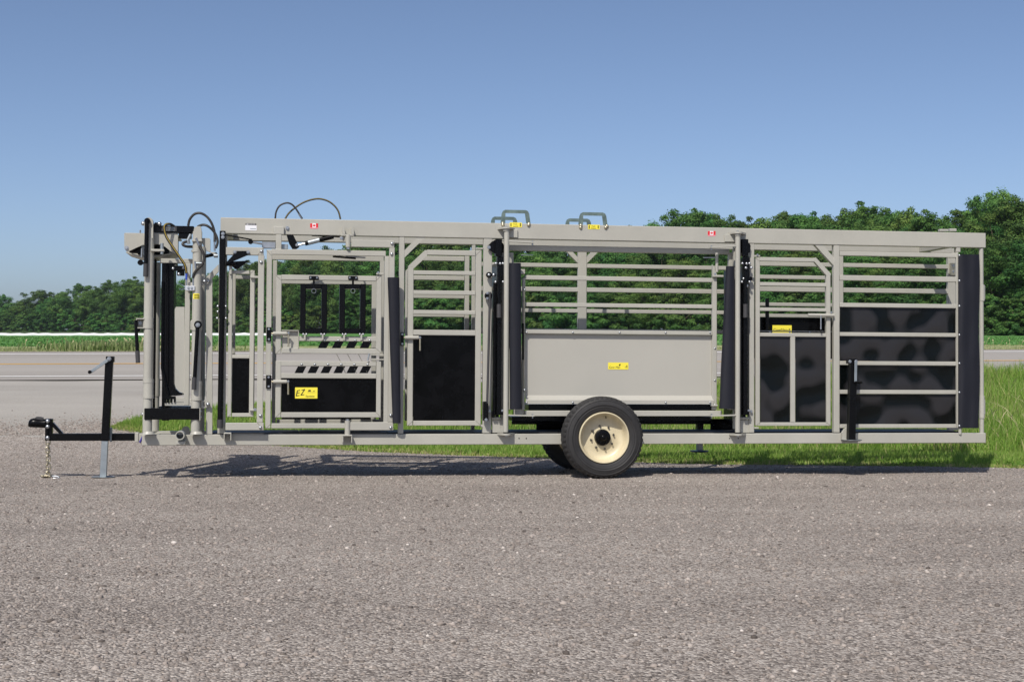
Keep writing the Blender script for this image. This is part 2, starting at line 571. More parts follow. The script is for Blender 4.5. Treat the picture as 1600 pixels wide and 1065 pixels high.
# short turf along the gravel edge and on the tip by the driveway
X, Y = sample_area(130000, -4.83, 8.5, grass_near, lambda x: np.minimum(grass_far(x), grass_near(x) + 2.0), 1.1)
hh = RNG.uniform(.035, .085, len(X)) * (1 + .6 * sst((Y - grass_near(X)) / .8)) * np.where(X < -3.6, 1.1, 1)
edge = np.clip((Y - grass_near(X)) / .16, 0, 1)
tint = np.clip(RNG.normal(.58, .14, len(X)) + (1 - edge) * .26, 0, 1)
tag(blades('mown_grass', X, Y, hh * (.6 + .4 * edge), RNG.uniform(.006, .011, len(X)), tint, M_GRASS, .45), 'short mown green grass along the gravel edge', 'grass', kind='stuff')
# runners creeping over the gravel edge
X = RNG.uniform(-4.9, 8.5, 9000)
Y = grass_near(X) - np.abs(RNG.normal(0, .05, len(X)))
tag(blades('edge_grass', X, Y, RNG.uniform(.015, .06, len(X)), RNG.uniform(.006, .012, len(X)), np.clip(RNG.normal(.72, .2, len(X)), 0, 1), M_GRASS, .7), 'sparse yellowed grass creeping onto the gravel', 'grass', kind='stuff')
# tall grass on the bank
X, Y = sample_area(135000, -3.6, 9.5, lambda x: grass_near(x) + 1.45 - .1 * np.clip(-x, 0, 4), lambda x: grass_far(x) + .05)
clump = np.sin(X * 3.1 + 1.3 * np.sin(Y * 2.2)) * np.sin(Y * 2.7 + 1.1 * np.sin(X * 1.9))
base_h = np.interp(X, [-4, -1.5, .5, 2, 3.6, 6, 9], [.09, .12, .17, .27, .38, .46, .46])
hh = base_h * RNG.uniform(.55, 1.25, len(X)) * (1 + .3 * clump)
depthf = sst((Y - grass_near(X) - 1.2) / 1.2)
hh *= .45 + .55 * depthf
hh *= 1 - (.8 - .42 * sst((X - 4.6) / 1.2)) * sst((Y - 5.9) / 2.0)
tint = np.clip(RNG.normal(.52, .16, len(X)) + .16 * clump + (RNG.uniform(0, 1, len(X)) < .13) * .38, 0, 1)
tag(blades('tall_grass', X, Y, hh, RNG.uniform(.007, .013, len(X)), tint, M_GRASS, .38), 'tall unmown grass on the bank between trailer and road', 'grass', kind='stuff')
X, Y = sample_area(26000, 9.4, 18, lambda x: grass_near(x), lambda x: grass_far(x) + .05)
tag(blades('tall_grass', X, Y, RNG.uniform(.2, .5, len(X)) * (.3 + .7 * sst((Y - grass_near(X) - 1) / 1.2)) * (1 - .8 * sst((Y - 5.9) / 2.0)), RNG.uniform(.014, .024, len(X)), np.clip(RNG.normal(.46, .15, len(X)), 0, 1), M_GRASS, .38), 'tall unmown grass further along the bank past the trailer', 'grass', kind='stuff')
# arching straw-coloured seed stalks
def stalks(name, X, Y, h, m, label, head=.10, wid=.006, hw=.022):
    n = len(X); Z = gz(X, Y)
    la = RNG.uniform(0, 2 * np.pi, n); lm = RNG.uniform(.1, .55, n) * h
    K = 6
    V = np.zeros((n, (K + 1) * 2, 3)); Fl = []
    for k in range(K + 1):
        t = k / K
        ww = (wid if t < .72 else hw * (1.05 - abs(t - .86) * 5.5)) / 2
        ww = max(ww, .002)
        ox = np.cos(la) * lm * t ** 2.2; oy = np.sin(la) * lm * t ** 2.2
        zz = h * (t - .22 * t ** 3)
        V[:, 2 * k] = np.stack([X - ww + ox, Y + oy, Z + zz], -1)
        V[:, 2 * k + 1] = np.stack([X + ww + ox, Y + oy + .3 * ww, Z + zz], -1)
        if k: Fl.append([2 * k - 2, 2 * k - 1, 2 * k + 1, 2 * k])
    b = np.arange(n)[:, None] * (2 * K + 2)
    Fc = np.concatenate([b + np.array(q) for q in Fl], 0)
    return tag(soup(name, V.reshape(-1, 3), Fc, np.tile(np.clip(RNG.normal(.8, .14, n), 0, 1), K), m), label, 'grass', kind='stuff')
X = np.concatenate([RNG.uniform(4.0, 9, 420), RNG.uniform(0, 4, 150)])
Y = grass_near(X) + RNG.uniform(2.0, 6.0, len(X))
stalks('seed_stalks', X, Y, RNG.uniform(.4, .75, len(X)), M_DRY, wid=.004, hw=.013, label= 'straw coloured seed stalks arching over the tall grass')
# broad leaves of weeds near the gravel edge
X, Y = sample_area(2600, -1, 8, grass_near, lambda x: grass_near(x) + .45)
keep = np.sin(X * 4.3) + np.sin(X * 9.1 + Y * 6) > .7
X, Y = X[keep], Y[keep]
tag(blades('broadleaf_weeds', X, Y, RNG.uniform(.04, .09, len(X)), RNG.uniform(.03, .055, len(X)), np.clip(RNG.normal(.22, .1, len(X)), 0, 1), M_GRASS, .9), 'dark broad-leaved weeds at the gravel edge', 'weed', kind='stuff')
# verge beyond the road
n = 80000
X = RNG.uniform(-13, 17, n); Y = 18.4 + 7.2 * RNG.uniform(0, 1, n) ** 1.2
hump = .5 + .5 * np.sin(X * .9 + 2.0) * np.sin(X * .37 + 1.0)
hh = RNG.uniform(.015, .055, n)
tag(blades('verge_grass', X, Y, hh, RNG.uniform(.010, .020, n), np.clip(RNG.normal(.42, .2, n) - .15 * hump, 0, 1), M_DRY, .4), 'dry yellow green grass along the far side of the road', 'grass', kind='stuff')
X = np.concatenate([RNG.normal(-6.3, .9, 80), RNG.uniform(-14, 20, 40), RNG.normal(12, 2.5, 80)])
Y = RNG.uniform(18.8, 25, len(X))
stalks('verge_stalks', X, Y, RNG.uniform(.12, .34, len(X)), M_DRY, 'tall straw coloured weed stalks beyond the road', wid=.008, hw=.035)
n = 2600
X = RNG.normal(-6.3, .8, n); Y = RNG.uniform(18.6, 21, n)
tag(blades('verge_weeds', X, Y, RNG.uniform(.08, .24, n), RNG.uniform(.02, .04, n), np.clip(RNG.normal(.16, .14, n), 0, 1), M_DRY, .35), 'greener taller weeds clumped on the far verge', 'weed', kind='stuff')
n = 26000
X = RNG.uniform(-30, 40, n); Y = 25 + 60 * RNG.uniform(0, 1, n) ** 1.6
M_CROP = attr_mat('crop_leaf', [(0, (.065, .16, .035)), (.5, (.10, .24, .055)), (1, (.16, .30, .08))], rough=.5, trans=.25)
tag(blades('field_crop', X, Y, RNG.uniform(.03, .07, n), RNG.uniform(.05, .12, n), np.clip(RNG.normal(.5, .2, n), 0, 1), M_CROP, .5), 'low bright green crop covering the field', 'crop', kind='stuff')

# ---- gravel stones lying loose on the yard
def pebbles(name, X, Y, s, tint, m):
    n = len(X)
    ico = np.array([(0, 0, 1), (.89, 0, .45), (.28, .85, .45), (-.72, .53, .45), (-.72, -.53, .45), (.28, -.85, .45),
                    (.72, .53, -.45), (-.28, .85, -.45), (-.89, 0, -.45), (-.28, -.85, -.45), (.72, -.53, -.45)])
    fc = np.array([(0, 1, 2), (0, 2, 3), (0, 3, 4), (0, 4, 5), (0, 5, 1), (1, 6, 2), (2, 7, 3), (3, 8, 4), (4, 9, 5), (5, 10, 1),
                   (2, 6, 7), (3, 7, 8), (4, 8, 9), (5, 9, 10), (1, 10, 6)])
    jit = 1 + RNG.normal(0, .16, (n, 11, 1))
    sc = s[:, None, None] * np.stack([RNG.uniform(.75, 1.3, n), RNG.uniform(.75, 1.3, n), RNG.uniform(.45, .85, n)], -1)[:, None, :]
    V = ico[None] * jit * sc
    a = RNG.uniform(0, 2 * np.pi, n)[:, None]
    vx = V[..., 0] * np.cos(a) - V[..., 1] * np.sin(a); vy = V[..., 0] * np.sin(a) + V[..., 1] * np.cos(a)
    Z = gz(X, Y) + .004 * (np.sin(X * 1.7 + Y * .9) + np.sin(Y * 2.3 - X * .6) + .5 * np.sin(X * 4.1 + Y * 3.7))
    V = np.stack([vx + X[:, None], vy + Y[:, None], V[..., 2] + (Z + s * .12)[:, None]], -1)
    Fc = (np.arange(n)[:, None, None] * 11 + fc[None]).reshape(-1, 3)
    return soup(name, V.reshape(-1, 3), Fc, np.repeat(tint, 15), m)
M_PEB = attr_mat('gravel_stone', [(0, (.09, .075, .065)), (.3, (.21, .18, .158)), (.6, (.31, .265, .232)), (.85, (.42, .37, .33)), (1, (.60, .55, .50))], rough=.8)
fwd = np.array([math.sin(YAW), math.cos(YAW)]); rgt = np.array([math.cos(YAW), -math.sin(YAW)])
n = 50000
dep = 3.6 + 13.4 * RNG.uniform(0, 1, n) ** .75
lat = RNG.uniform(-.40, .40, n) * dep
X = CAM.x + fwd[0] * dep + rgt[0] * lat; Y = CAM.y + fwd[1] * dep + rgt[1] * lat
ok = (Y < yard_far(X) + np.where(X < -4.8, np.abs(RNG.normal(0, .45, n)), .05))
X, Y, dep = X[ok], Y[ok], dep[ok]
sz = np.clip(RNG.lognormal(-5.2, .38, len(X)), .0028, .016)
xe = RNG.uniform(-8.5, -4.7, 7000); ye = 3.75 + np.abs(RNG.normal(0, .5, 7000)) + np.clip((xe + 5.5) / .67, 0, 1) * .4
big = RNG.uniform(0, 1, len(sz)) < .012
sz = np.where(big, RNG.uniform(.010, .016, len(sz)), sz)
oke = ye < 6.2
X = np.concatenate([X, xe[oke]]); Y = np.concatenate([Y, ye[oke]])
sz = np.concatenate([sz, np.clip(RNG.lognormal(-4.9, .3, int(oke.sum())), .004, .014)])
tag(pebbles('gravel_stones', X, Y, sz, np.clip(RNG.normal(.45, .2, len(X)), 0, 1), M_PEB), 'loose grey and brown gravel stones on the yard', 'gravel', kind='stuff')

# ---- trees
M_LEAF = attr_mat('tree_leaves', [(0, (.018, .054, .020)), (.35, (.046, .118, .032)), (.65, (.092, .190, .042)), (1, (.165, .28, .062))], rough=.65, spec=.15, trans=.28, objvar=.3)
M_BARK = mat('bark', (.11, .085, .06), .9, var=.3, vscale=4, bump=.4, bscale=8)

def leaf_cloud(centres, radii, per, size, tints, flat=.75):
    """leaf quads spread over the outer part of many clumps"""
    Vs, Ts = [], []
    for (c, r, tt) in zip(centres, radii, tints):
        n = int(per * (r / np.mean(radii)) ** 2)
        d = RNG.normal(0, 1, (n, 3)); d /= np.linalg.norm(d, axis=1)[:, None]
        d[:, 2] = np.abs(d[:, 2]) * np.where(RNG.uniform(0, 1, n) < .72, 1, -1)
        rad = r * RNG.uniform(.35, 1.08, n) ** .6
        ph = RNG.uniform(0, 6.28, 3); kv = RNG.normal(0, 2.2, (3, 3))
        rad = rad * (1 + .22 * np.sin(d @ kv[0] + ph[0]) + .18 * np.sin(2 * d @ kv[1] + ph[1]) + .14 * np.sin(3 * d @ kv[2] + ph[2]))
        P = c + d * rad[:, None] * np.array([1, 1, flat])
        nrm = d * 1.35 + RNG.normal(0, .42, (n, 3)) + np.array([0, 0, .2]); nrm /= np.linalg.norm(nrm, axis=1)[:, None]
        h = np.cross(nrm, RNG.normal(0, 1, (n, 3))); h /= np.linalg.norm(h, axis=1)[:, None]
        g = np.cross(nrm, h)
        s = size * RNG.uniform(.55, 1.25, n)[:, None]
        e = RNG.uniform(.55, .95, n)[:, None]
        Vs.append(np.stack([P - h * s, P - g * s * e * .8 + nrm * s * .15, P + h * s, P + g * s * e + nrm * s * .1], 1))
        Ts.append(np.clip(tt + RNG.normal(0, .10, n), 0, 1))
    V = np.concatenate(Vs).reshape(-1, 3); T = np.concatenate(Ts)
    return V, np.arange(len(V)).reshape(-1, 4), T

def tree_proto(seed, H=12.0, rx=3.6, low=.12, nb=78, per=480, size=.105, lob=1.25):
    rr = random.Random(seed)
    tr = MB()
    lean = (rr.uniform(-.5, .5), rr.uniform(-.5, .5))
    top = .72 * H
    path = [(lean[0] * (t ** 2), lean[1] * (t ** 2), -.3 + (top + .3) * t) for t in np.linspace(0, 1, 7)]
    tr.tube(path, [.24 * (1 - .8 * t) * (H / 12) + (.08 if t == 0 else 0) for t in np.linspace(0, 1, 7)], 8)
    C, Rd, T = [], [], []
    zc = H * (.5 + low * .5); rz = H * (.5 - low * .5)
    lobes = [(rr.uniform(0, 6.28), rr.uniform(.25, .9), rr.uniform(.75, 1.15)) for _ in range(5)]
    for k in range(nb):
        u = (k + .5) / nb
        zz = 1 - 2 * u * .96
        a = k * 2.39996 + rr.uniform(-.5, .5)
        q = rr.uniform(.5, 1.0)
        rad = math.sqrt(max(0, 1 - zz * zz)) ** .8
        bulge = 1 + .22 * lob * math.sin(2 * a + lobes[0][0] + 3 * zz) + .16 * lob * math.sin(3 * a + lobes[1][0] - 4 * zz)
        br = rr.uniform(.6, 1.35) * (H / 12) * (1.1 if zz < .3 else .9)
        x = math.cos(a) * rad * rx * q * bulge; y = math.sin(a) * rad * rx * q * bulge
        z = zc + zz * (rz - br * .6) * (.94 + .08 * rr.random())
        x += lean[0] * (z / H) ** 2; y += lean[1] * (z / H) ** 2
        C.append(np.array([x, y, z])); Rd.append(br)
        T.append(.33 + .36 * rr.random() + .12 * zz)
        if k % 4 == 0:
            f = rr.uniform(.35, .8)
            b0 = Vector(path[min(6, int(f * 7))]); e = Vector((x, y, z))
            if e.z > b0.z - 1:
                tr.tube([b0, b0.lerp(e, .5) + Vector((0, 0, -.25)), e], [.085 * H / 12, .05 * H / 12, .02], 5)
    # sprigs poking out of the outline
    for k in range(26):
        c = C[rr.randrange(len(C) * 2 // 3)]
        d = np.array([c[0], c[1], (c[2] - zc) * .8]); d = d / (np.linalg.norm(d) + 1e-6)
        C.append(c + d * rr.uniform(.6, 1.05)); Rd.append(rr.uniform(.35, .6)); T.append(.4 + .3 * rr.random())
    V, Fc, Tn = leaf_cloud(C, Rd, per, size, T)
    tm = tr.mesh('trunk'); tm.materials.append(M_BARK)
    tmp = soup('crown', V, Fc, Tn, M_LEAF)
    cm = tmp.data
    bpy.data.objects.remove(tmp)
    return tm, cm, H

PROTO = [tree_proto(11, 12, 3.7), tree_proto(12, 12, 3.1, low=.08), tree_proto(13, 12, 4.2, low=.16), tree_proto(14, 12, 3.4, low=.2, lob=1.5),
         tree_proto(15, 12, 3.9, low=.06), tree_proto(16, 12, 2.8, low=.1, lob=1.4)]
BUSH = [tree_proto(21, 12, 7.0, low=.0, nb=60, per=420, size=.2), tree_proto(22, 12, 8.5, low=.0, nb=60, per=420, size=.2)]

def px_ground(x, depth):
    lat = (x - 800) / F * depth
    return CAM.x + fwd[0] * depth + rgt[0] * lat, CAM.y + fwd[1] * depth + rgt[1] * lat

def plant(kind, proto, x, top, depth, label, group, cat, wide=1.0):
    tm, cm, H = proto
    X, Y = px_ground(x, depth)
    z0 = float(gz(X, Y)) - .05
    h = CAM_Z + (HOR - top) * depth / F - z0
    if kind == 'shrub':
        z0 -= .3 * h; h *= 1.3
    o = empty(kind, None, (X, Y, z0))
    k = h / H
    rr = random.Random(int(x * 7 + depth * 3))
    o.scale = (k * wide, k * wide, k)
    o.rotation_euler = (0, 0, rr.uniform(0, 6.28))
    c = bpy.data.objects.new('crown', cm); COL.objects.link(c); c.parent = o
    t = bpy.data.objects.new('trunk', tm); COL.objects.link(t); t.parent = o
    tag(o, label, cat, group)
    return o

SKY_L = [(-95, 470), (-50, 476), (-10, 470), (5, 462), (35, 470), (62, 454), (95, 458), (128, 444), (152, 456), (172, 441), (206, 437), (236, 446),
         (268, 444), (300, 432), (332, 428), (362, 424), (392, 413), (424, 406), (456, 402), (490, 396), (524, 387), (556, 380)]
SKY_R = [(590, 372), (625, 368), (660, 366), (700, 368), (738, 362), (775, 366), (812, 369), (850, 364), (885, 368), (920, 364), (955, 366), (990, 362),
         (1020, 350), (1048, 350), (1078, 328), (1110, 339), (1140, 344), (1164, 349), (1202, 344), (1228, 337), (1256, 334), (1290, 341), (1322, 334),
         (1350, 327), (1384, 331), (1416, 331), (1446, 336), (1474, 347), (1502, 339), (1530, 330), (1562, 300), (1598, 316), (1640, 305), (1690, 312), (1745, 306), (1800, 310)]
LBL_L = 'dark broadleaf tree in the distant tree line across the field'
LBL_R = 'leafy broadleaf tree in the dense wood behind the trailer'
rt = random.Random(3)
ZONES = ((1545, 'to the right of the rear curtain'), (1310, 'behind the rear barred panel'), (1175, 'behind the rear side gate'), (990, 'behind the right half of the middle section'),
         (790, 'behind the left half of the middle section'), (625, 'behind the front side gate'), (420, 'behind the squeeze doors'), (340, 'behind the narrow front gate'), (225, 'behind the headgate'), (-999, 'to the left of the headgate'))
def zone(x): return next(t for a, t in ZONES if x >= a)
for i, (x, t) in enumerate(SKY_L):
    d = np.interp(x, [-100, 200, 560], [430, 340, 215]) + rt.uniform(-5, 5)
    lab = 'dark broadleaf tree of the distant tree line, ' + zone(x)
    plant('broadleaf_tree', PROTO[(i * 5 + 1) % 6], x, t, d, lab, 'distant tree line', 'tree', np.interp(x, [-100, 560], [1.35, 1.0]))
    plant('broadleaf_tree', PROTO[(i * 5 + 3) % 6], x + 16, t + rt.uniform(8, 18), d - 9, lab, 'distant tree line', 'tree', np.interp(x, [-100, 560], [1.3, 1.0]))
for i, (x, t) in enumerate(SKY_R):
    d = np.interp(x, [560, 1600], [195, 124]) + rt.uniform(-3, 3)
    lab, grp = 'tall leafy tree of the dense wood, ' + zone(x), 'wood behind the trailer'
    if x == 1562: lab, grp = 'tallest tree of the wood, standing above its neighbours near the right edge', None
    if x == 1078: lab, grp = 'tree crown rising alone above the top rail beside the small gap in the wood', None
    plant('broadleaf_tree', PROTO[(i * 5 + 2) % 6], x, t, d + 4, lab, grp, 'tree', .78 if x == 1562 else rt.uniform(.85, 1.1))
    plant('broadleaf_tree', PROTO[(i * 5) % 6], x + 18, t + rt.uniform(14, 40), d - 5, 'tall leafy tree of the dense wood, ' + zone(x), 'wood behind the trailer', 'tree', 1.05)
    plant('broadleaf_tree', PROTO[(i * 5 + 4) % 6], x - 8, t + rt.uniform(60, 90), d - 10, 'low front tree of the wood, ' + zone(x), 'front edge of the wood', 'tree', 1.3)
for i, x in enumerate(range(-90, 560, 20)):
    d = np.interp(x, [-100, 200, 560], [418, 328, 203])
    plant('shrub', BUSH[i % 2], x + rt.uniform(-8, 8), 503 - rt.uniform(0, 14) - .02 * (x + 90), d, 'rounded shrub at the foot of the distant trees, ' + zone(x), 'shrubs under the distant trees', 'shrub', 1.3)
for i, x in enumerate(range(570, 1800, 26)):
    d = np.interp(x, [560, 1600], [183, 110]) + rt.uniform(-2, 2)
    plant('shrub', BUSH[i % 2], x + rt.uniform(-8, 8), 478 - rt.uniform(0, 24), d, 'rounded shrub at the foot of the wood, ' + zone(x), 'shrubs under the wood', 'shrub', 1.15)

# long white wrapped row at the far edge of the field
xa, ya = px_ground(-420, 108); xb, yb = px_ground(452, 112)
rowm = MB(); pts = []
for k in range(121):
    t = k / 120
    X_, Y_ = xa + (xb - xa) * t, ya + (yb - ya) * t
    pts.append((X_, Y_, float(gz(X_, Y_)) + .05 + .015 * math.sin(k * 1.9) + .01 * math.sin(k * .7)))
rowm.tube(pts, [.13 + .012 * math.sin(k * 2.3) for k in range(121)], 10)
tag(rowm.build('crop_cover_row', mat('white_plastic_cover', (.82, .82, .84), .45, var=.05, vscale=3), None, True), 'long white plastic covered row along the far field edge', 'row cover')

# thin summer haze over the fields
hz = MB().box(-700, 700, -40, 700, -1.6, 22, 0)
hzm = bpy.data.materials.new('haze_air'); hzm.use_nodes = True
hnt = hzm.node_tree; hnt.nodes.clear()
ho = hnt.nodes.new('ShaderNodeOutputMaterial'); hv = hnt.nodes.new('ShaderNodeVolumePrincipled')
hv.inputs['Color'].default_value = (.80, .88, 1.0, 1); hv.inputs['Density'].default_value = .00013; hv.inputs['Anisotropy'].default_value = .2
hnt.links.new(hv.outputs[0], ho.inputs['Volume'])
hzo = hz.build('haze', hzm)
tag(hzo, kind='stuff')

# ------------------------------------------------------------------ the trailer
PITCH, ROLL = .009, .0257
_ex = Vector((1, 0, -PITCH)).normalized()
_ez = Vector((PITCH, ROLL, 1)).normalized()
_ey = _ez.cross(_ex)
ROT = Matrix((_ex, _ey, _ez)).transposed()
ORG = Vector((0, 0, -.0064))
ROOT = empty('cattle_handling_trailer', None, ORG)
ROOT.rotation_euler = ROT.to_euler()
tag(ROOT, 'long grey steel cattle handling trailer with black panels parked on the gravel', 'trailer')
_c = ROT.transposed() @ (CAM - ORG)
def L(x, y, Y=0.0):
    """measured frame position -> (X, Z) in the trailer's own upright plane at depth Y"""
    d = Vector((math.sin(YAW), math.cos(YAW), 0)) + Vector((math.cos(YAW), -math.sin(YAW), 0)) * ((x - 800) / F) + Vector((0, 0, -(y - HOR) / F))
    d = ROT.transposed() @ d
    t = (Y - _c.y) / d.y
    p = _c + d * t
    return p.x, p.z
def P3(x, y, Y=0.0):
    a, b = L(x, y, Y)
    return Vector((a, Y, b))
W = .70                      # front face of near rails to front face of far rails

def rect(par, name, x0, x1, y0, y1, Y, th, m=GREY, ch=.004):
    ym, xm = (y0 + y1) / 2, (x0 + x1) / 2
    X0, X1 = L(x0, ym, Y)[0], L(x1, ym, Y)[0]
    Z0, Z1 = L(xm, y1, Y)[1], L(xm, y0, Y)[1]
    return MB().box(X0, X1, Y, Y + th, Z0, Z1, ch).build(name, m, par)
def poly(par, name, pts, Y, th, m=GREY):
    return MB().prism([L(x, y, Y) for x, y in pts], Y, Y + th).build(name, m, par)
def vpipe(par, name, x, y0, y1, rpx, Y, m=GREY, n=20, taper=None):
    """upright pipe with its axis at depth Y"""
    xm = L(x, (y0 + y1) / 2, Y)[0]
    r = rpx / 170.0
    z0, z1 = L(x, y1, Y)[1], L(x, y0, Y)[1]
    return MB().tube([(xm, Y, z0), (xm, Y, z1)], [taper / 170.0 if taper else r, r], n).build(name, m, par, True)
def tube(par, name, pts, rpx, m=BLACK, n=10, sub=0):
    q = [P3(*p) for p in pts]
    if sub: q = spline(q, sub)
    return MB().tube(q, rpx / 170.0, n).build(name, m, par, True)
def beam(par, name, a, b, w, h, m=GREY, ch=.003):
    """square bar from a to b (x, y, depth); w across in the frame plane, h in depth, metres"""
    A, B = P3(*a), P3(*b)
    t = (B - A); Ln = t.length; t.normalize()
    s = Vector((0, 1, 0)); n_ = t.cross(s)
    if n_.length < 1e-3: s = Vector((1, 0, 0)); n_ = t.cross(s)
    n_.normalize(); s = n_.cross(t)
    Mx = Matrix((t, s, n_)).transposed().to_4x4(); Mx.translation = A
    return MB().box(0, Ln, -h / 2, h / 2, -w / 2, w / 2, ch, Mx).build(name, m, par)

def _bolt_mesh():
    b = MB(); n = 6
    b.lathe([(0.0001, -.010), (.0075, -.010), (.009, -.008), (.009, 0)], 6)
    b.lathe([(.013, -.002), (.013, .0)], 10)
    b.lathe([(.0001, -.0021), (.013, -.002)], 10)
    return b.mesh('bolt')
def _dome_mesh():
    b = MB()
    b.lathe([(0.0001, -.012), (.006, -.011), (.011, -.007), (.013, -.001), (.013, .001)], 12)
    me = b.mesh('bolt')
    me.polygons.foreach_set('use_smooth', [True] * len(me.polygons))
    return me
BOLT, DOME = _bolt_mesh(), _dome_mesh()
BOLT.materials.append(STEEL); DOME.materials.append(STEEL)
GDOME = DOME.copy(); GDOME.materials.clear(); GDOME.materials.append(GOLD)
def bolt(par, x, y, Y, s=1.0, me=None):
    p = P3(x, y, Y)
    o = link('bolt', me or BOLT, None, par)
    o.location = p; o.scale = (s, s, s)
    o.rotation_euler = (0, random.uniform(0, 1), 0)
    return o

# ---- main frame
FR = empty('frame', ROOT)
def rail(par, name, x0, x1, ytop, ybot, Y, th):
    """long rail: one height all along"""
    zt, zb = ytop, ybot
    return MB().box(L(x0, 500, Y)[0], L(x1, 500, Y)[0], Y, Y + th, zb, zt, .005).build(name, GREY, par)
Zbt, Zbb, Ztt, Ztb = .3895, .2935, 2.305, 2.163       # rail heights in metres
rail(FR, 'base_rail', 224, 1540, Zbt, Zbb, 0, .08)
rail(FR, 'base_rail', 240, 1490, Zbt, Zbb, W, .08)
rail(FR, 'top_rail', 343, 1541, Ztt, Ztb, 0, .08)
rail(FR, 'top_rail', 352, 1488, Ztt, Ztb, W, .08)
for x in (230, 640, 1000, 1480):
    X = L(x, 500, .1)[0]
    MB().box(X, X + .08, .081, W - .001, Zbb + .004, Zbt - .02, .004).build('cross_member', GREY, FR)
for x in (348, 1478):
    X = L(x, 500, .1)[0]
    MB().box(X, X + .07, .081, W - .001, Ztb + .004, Ztt - .004, .004).build('cross_member', GREY, FR)
X0, X1 = L(330, 500, .1)[0], L(1500, 500, .1)[0]
nfl = 9
for k in range(nfl):
    a, b = X0 + (X1 - X0) * k / nfl, X0 + (X1 - X0) * (k + 1) / nfl
    MB().box(a + .004, b - .004, .083, W - .003, Zbt - .015, Zbt + .012, .003).build('floor_mat', RUBBER, FR)
def post(x0, x1, y0, y1, Y=.006, th=.055, par=FR, name='post'):
    return rect(par, name, x0, x1, y0, y1, Y, th)
post(623, 631.3, 367.8, 677.2)
post(755, 768.5, 370.2, 676.6)
post(1171, 1178.6, 378, 675.6)
post(1303, 1312, 381, 675.5)
post(1494.5, 1501, 385, 394)
post(1494.8, 1498.2, 394.2, 668, .006, .03)
# far-side posts, set on the far plane
for x0, x1, y0, y1 in ((737, 742.5, 378, 672), (903, 916.5, 392, 672), (1146, 1153, 384, 672), (1306, 1318, 392, 672), (1482, 1497, 388, 672)):
    rect(FR, 'post', x0, x1, y0, y1, W + .004, .05)
# knee braces
def brace(pts, Y, th=.05, par=FR): return poly(par, 'knee_brace', pts, Y, th)
brace([(631.4, 391.5), (654.5, 368.6), (666, 368.9), (631.4, 403)], .009)
brace([(1271.5, 380.6), (1284, 380.9), (1303, 402), (1303, 415)], .009)
brace([(903, 411), (903, 402), (889, 387), (880, 387)], W + .008)
brace([(916.5, 412), (916.5, 401.5), (931, 387), (941, 387)], W + .008)

# ---- side gates
def gate(name, Y, stiles, bars, panels=(), diag=None, sheet=FLAT, th=.045, sec_extra=None):
    g = empty(name, ROOT)
    for s in stiles: rect(g, 'stile', *s, Y, th)
    for b in bars: rect(g, 'cross_bar', *b, Y + .0025, th - .005)
    for p in panels: rect(g, 'panel', *p, Y + .022, .006, sheet, .001)
    if diag: poly(g, 'corner_bar', diag, Y + .001, th - .002)
    return g
g1 = gate('side_gate', .01, [(637, 645.6, 416.5, 664.8), (743, 752, 390.5, 665)],
          [(667, 743, 390.8, 399), (645.6, 743, 423, 429.5), (645.6, 743, 453.8, 460.4), (645.6, 743, 484.5, 491), (645.6, 743, 515.3, 523.8), (645.6, 743, 657, 664.6)],
          [(645.8, 742.8, 523.8, 657)], [(637, 416.5), (664, 390.8), (667.4, 390.8), (667.4, 398.6), (645.5, 419.5), (645.5, 416.5)])
g1f = gate('side_gate', W + .01, [(633, 636.5, 424, 657), (726, 733, 400, 657)],
           [(656, 726, 400, 407.5), (636.5, 726, 430.5, 437.5), (636.5, 726, 460, 466), (636.5, 726, 489.8, 495), (636.5, 726, 516.5, 524), (636.5, 726, 651, 657)],
           [(636.7, 725.8, 524, 651)], [(633, 424), (655, 400), (660, 400), (660, 407), (637, 428), (637, 424)])
def slide_latch(par, x0, x1, y, Y, hx, hy0, hy1, clip=None):
    """slide-bolt latch: tube, bolt tip and a hanging handle"""
    g = par
    tube(g, 'latch_tube', [(x0, y, Y), (x1, y, Y)], 2.9, GREY, 14)
    tube(g, 'latch_bolt', [(x0 - 5, y, Y), (x1 + 2.5, y, Y)], 1.5, GOLD, 8)
    tube(g, 'latch_handle', [(hx, hy0, Y - .012), (hx, hy1, Y - .012)], 1.35, GOLD, 8)
    bolt(g, hx, hy0, Y - .02, .8)
    if clip:
        rect(g, 'latch_plate', *clip, Y - .012, .03, BLACK, .003)
        for yy in (clip[2] + 3, clip[3] - 3): bolt(g, (clip[0] + clip[1]) / 2, yy, Y - .012, .75)
slide_latch(g1, 633, 654, 527.3, -.006, 656.3, 527, 547.5, (626.2, 631, 519, 540))
rect(g1, 'hinge_tab', 751, 755.5, 663, 667, .012, .04)
rect(g1, 'hinge_tab', 744, 755.3, 387, 389.5, .012, .04)

g2 = gate('side_gate', .008, [(1181, 1187.6, 402.5, 665), (1291.5, 1298, 430, 665)],
          [(1187.6, 1275, 402.3, 408.6), (1187.6, 1291.5, 441.3, 447.2), (1187.6, 1291.5, 480.8, 486.2), (1187.6, 1291.5, 520, 526), (1187.6, 1291.5, 659.5, 665)],
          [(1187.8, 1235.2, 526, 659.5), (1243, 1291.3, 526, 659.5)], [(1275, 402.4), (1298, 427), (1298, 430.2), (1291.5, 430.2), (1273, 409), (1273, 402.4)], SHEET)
rect(g2, 'middle_stile', 1235.4, 1242.8, 526, 659.5, .0095, .042)
tube(g2, 'latch_tube', [(1262.5, 492, -.012), (1303, 492.5, -.012)], 2.6, GREY, 14)
tube(g2, 'latch_handle', [(1282.5, 493, -.03), (1282.5, 514.5, -.03)], 1.2, STEEL, 8)
bolt(g2, 1299, 488, -.02, .8)
rect(g2, 'hinge_tab', 1178.6, 1188, 398.5, 401.5, .012, .04)
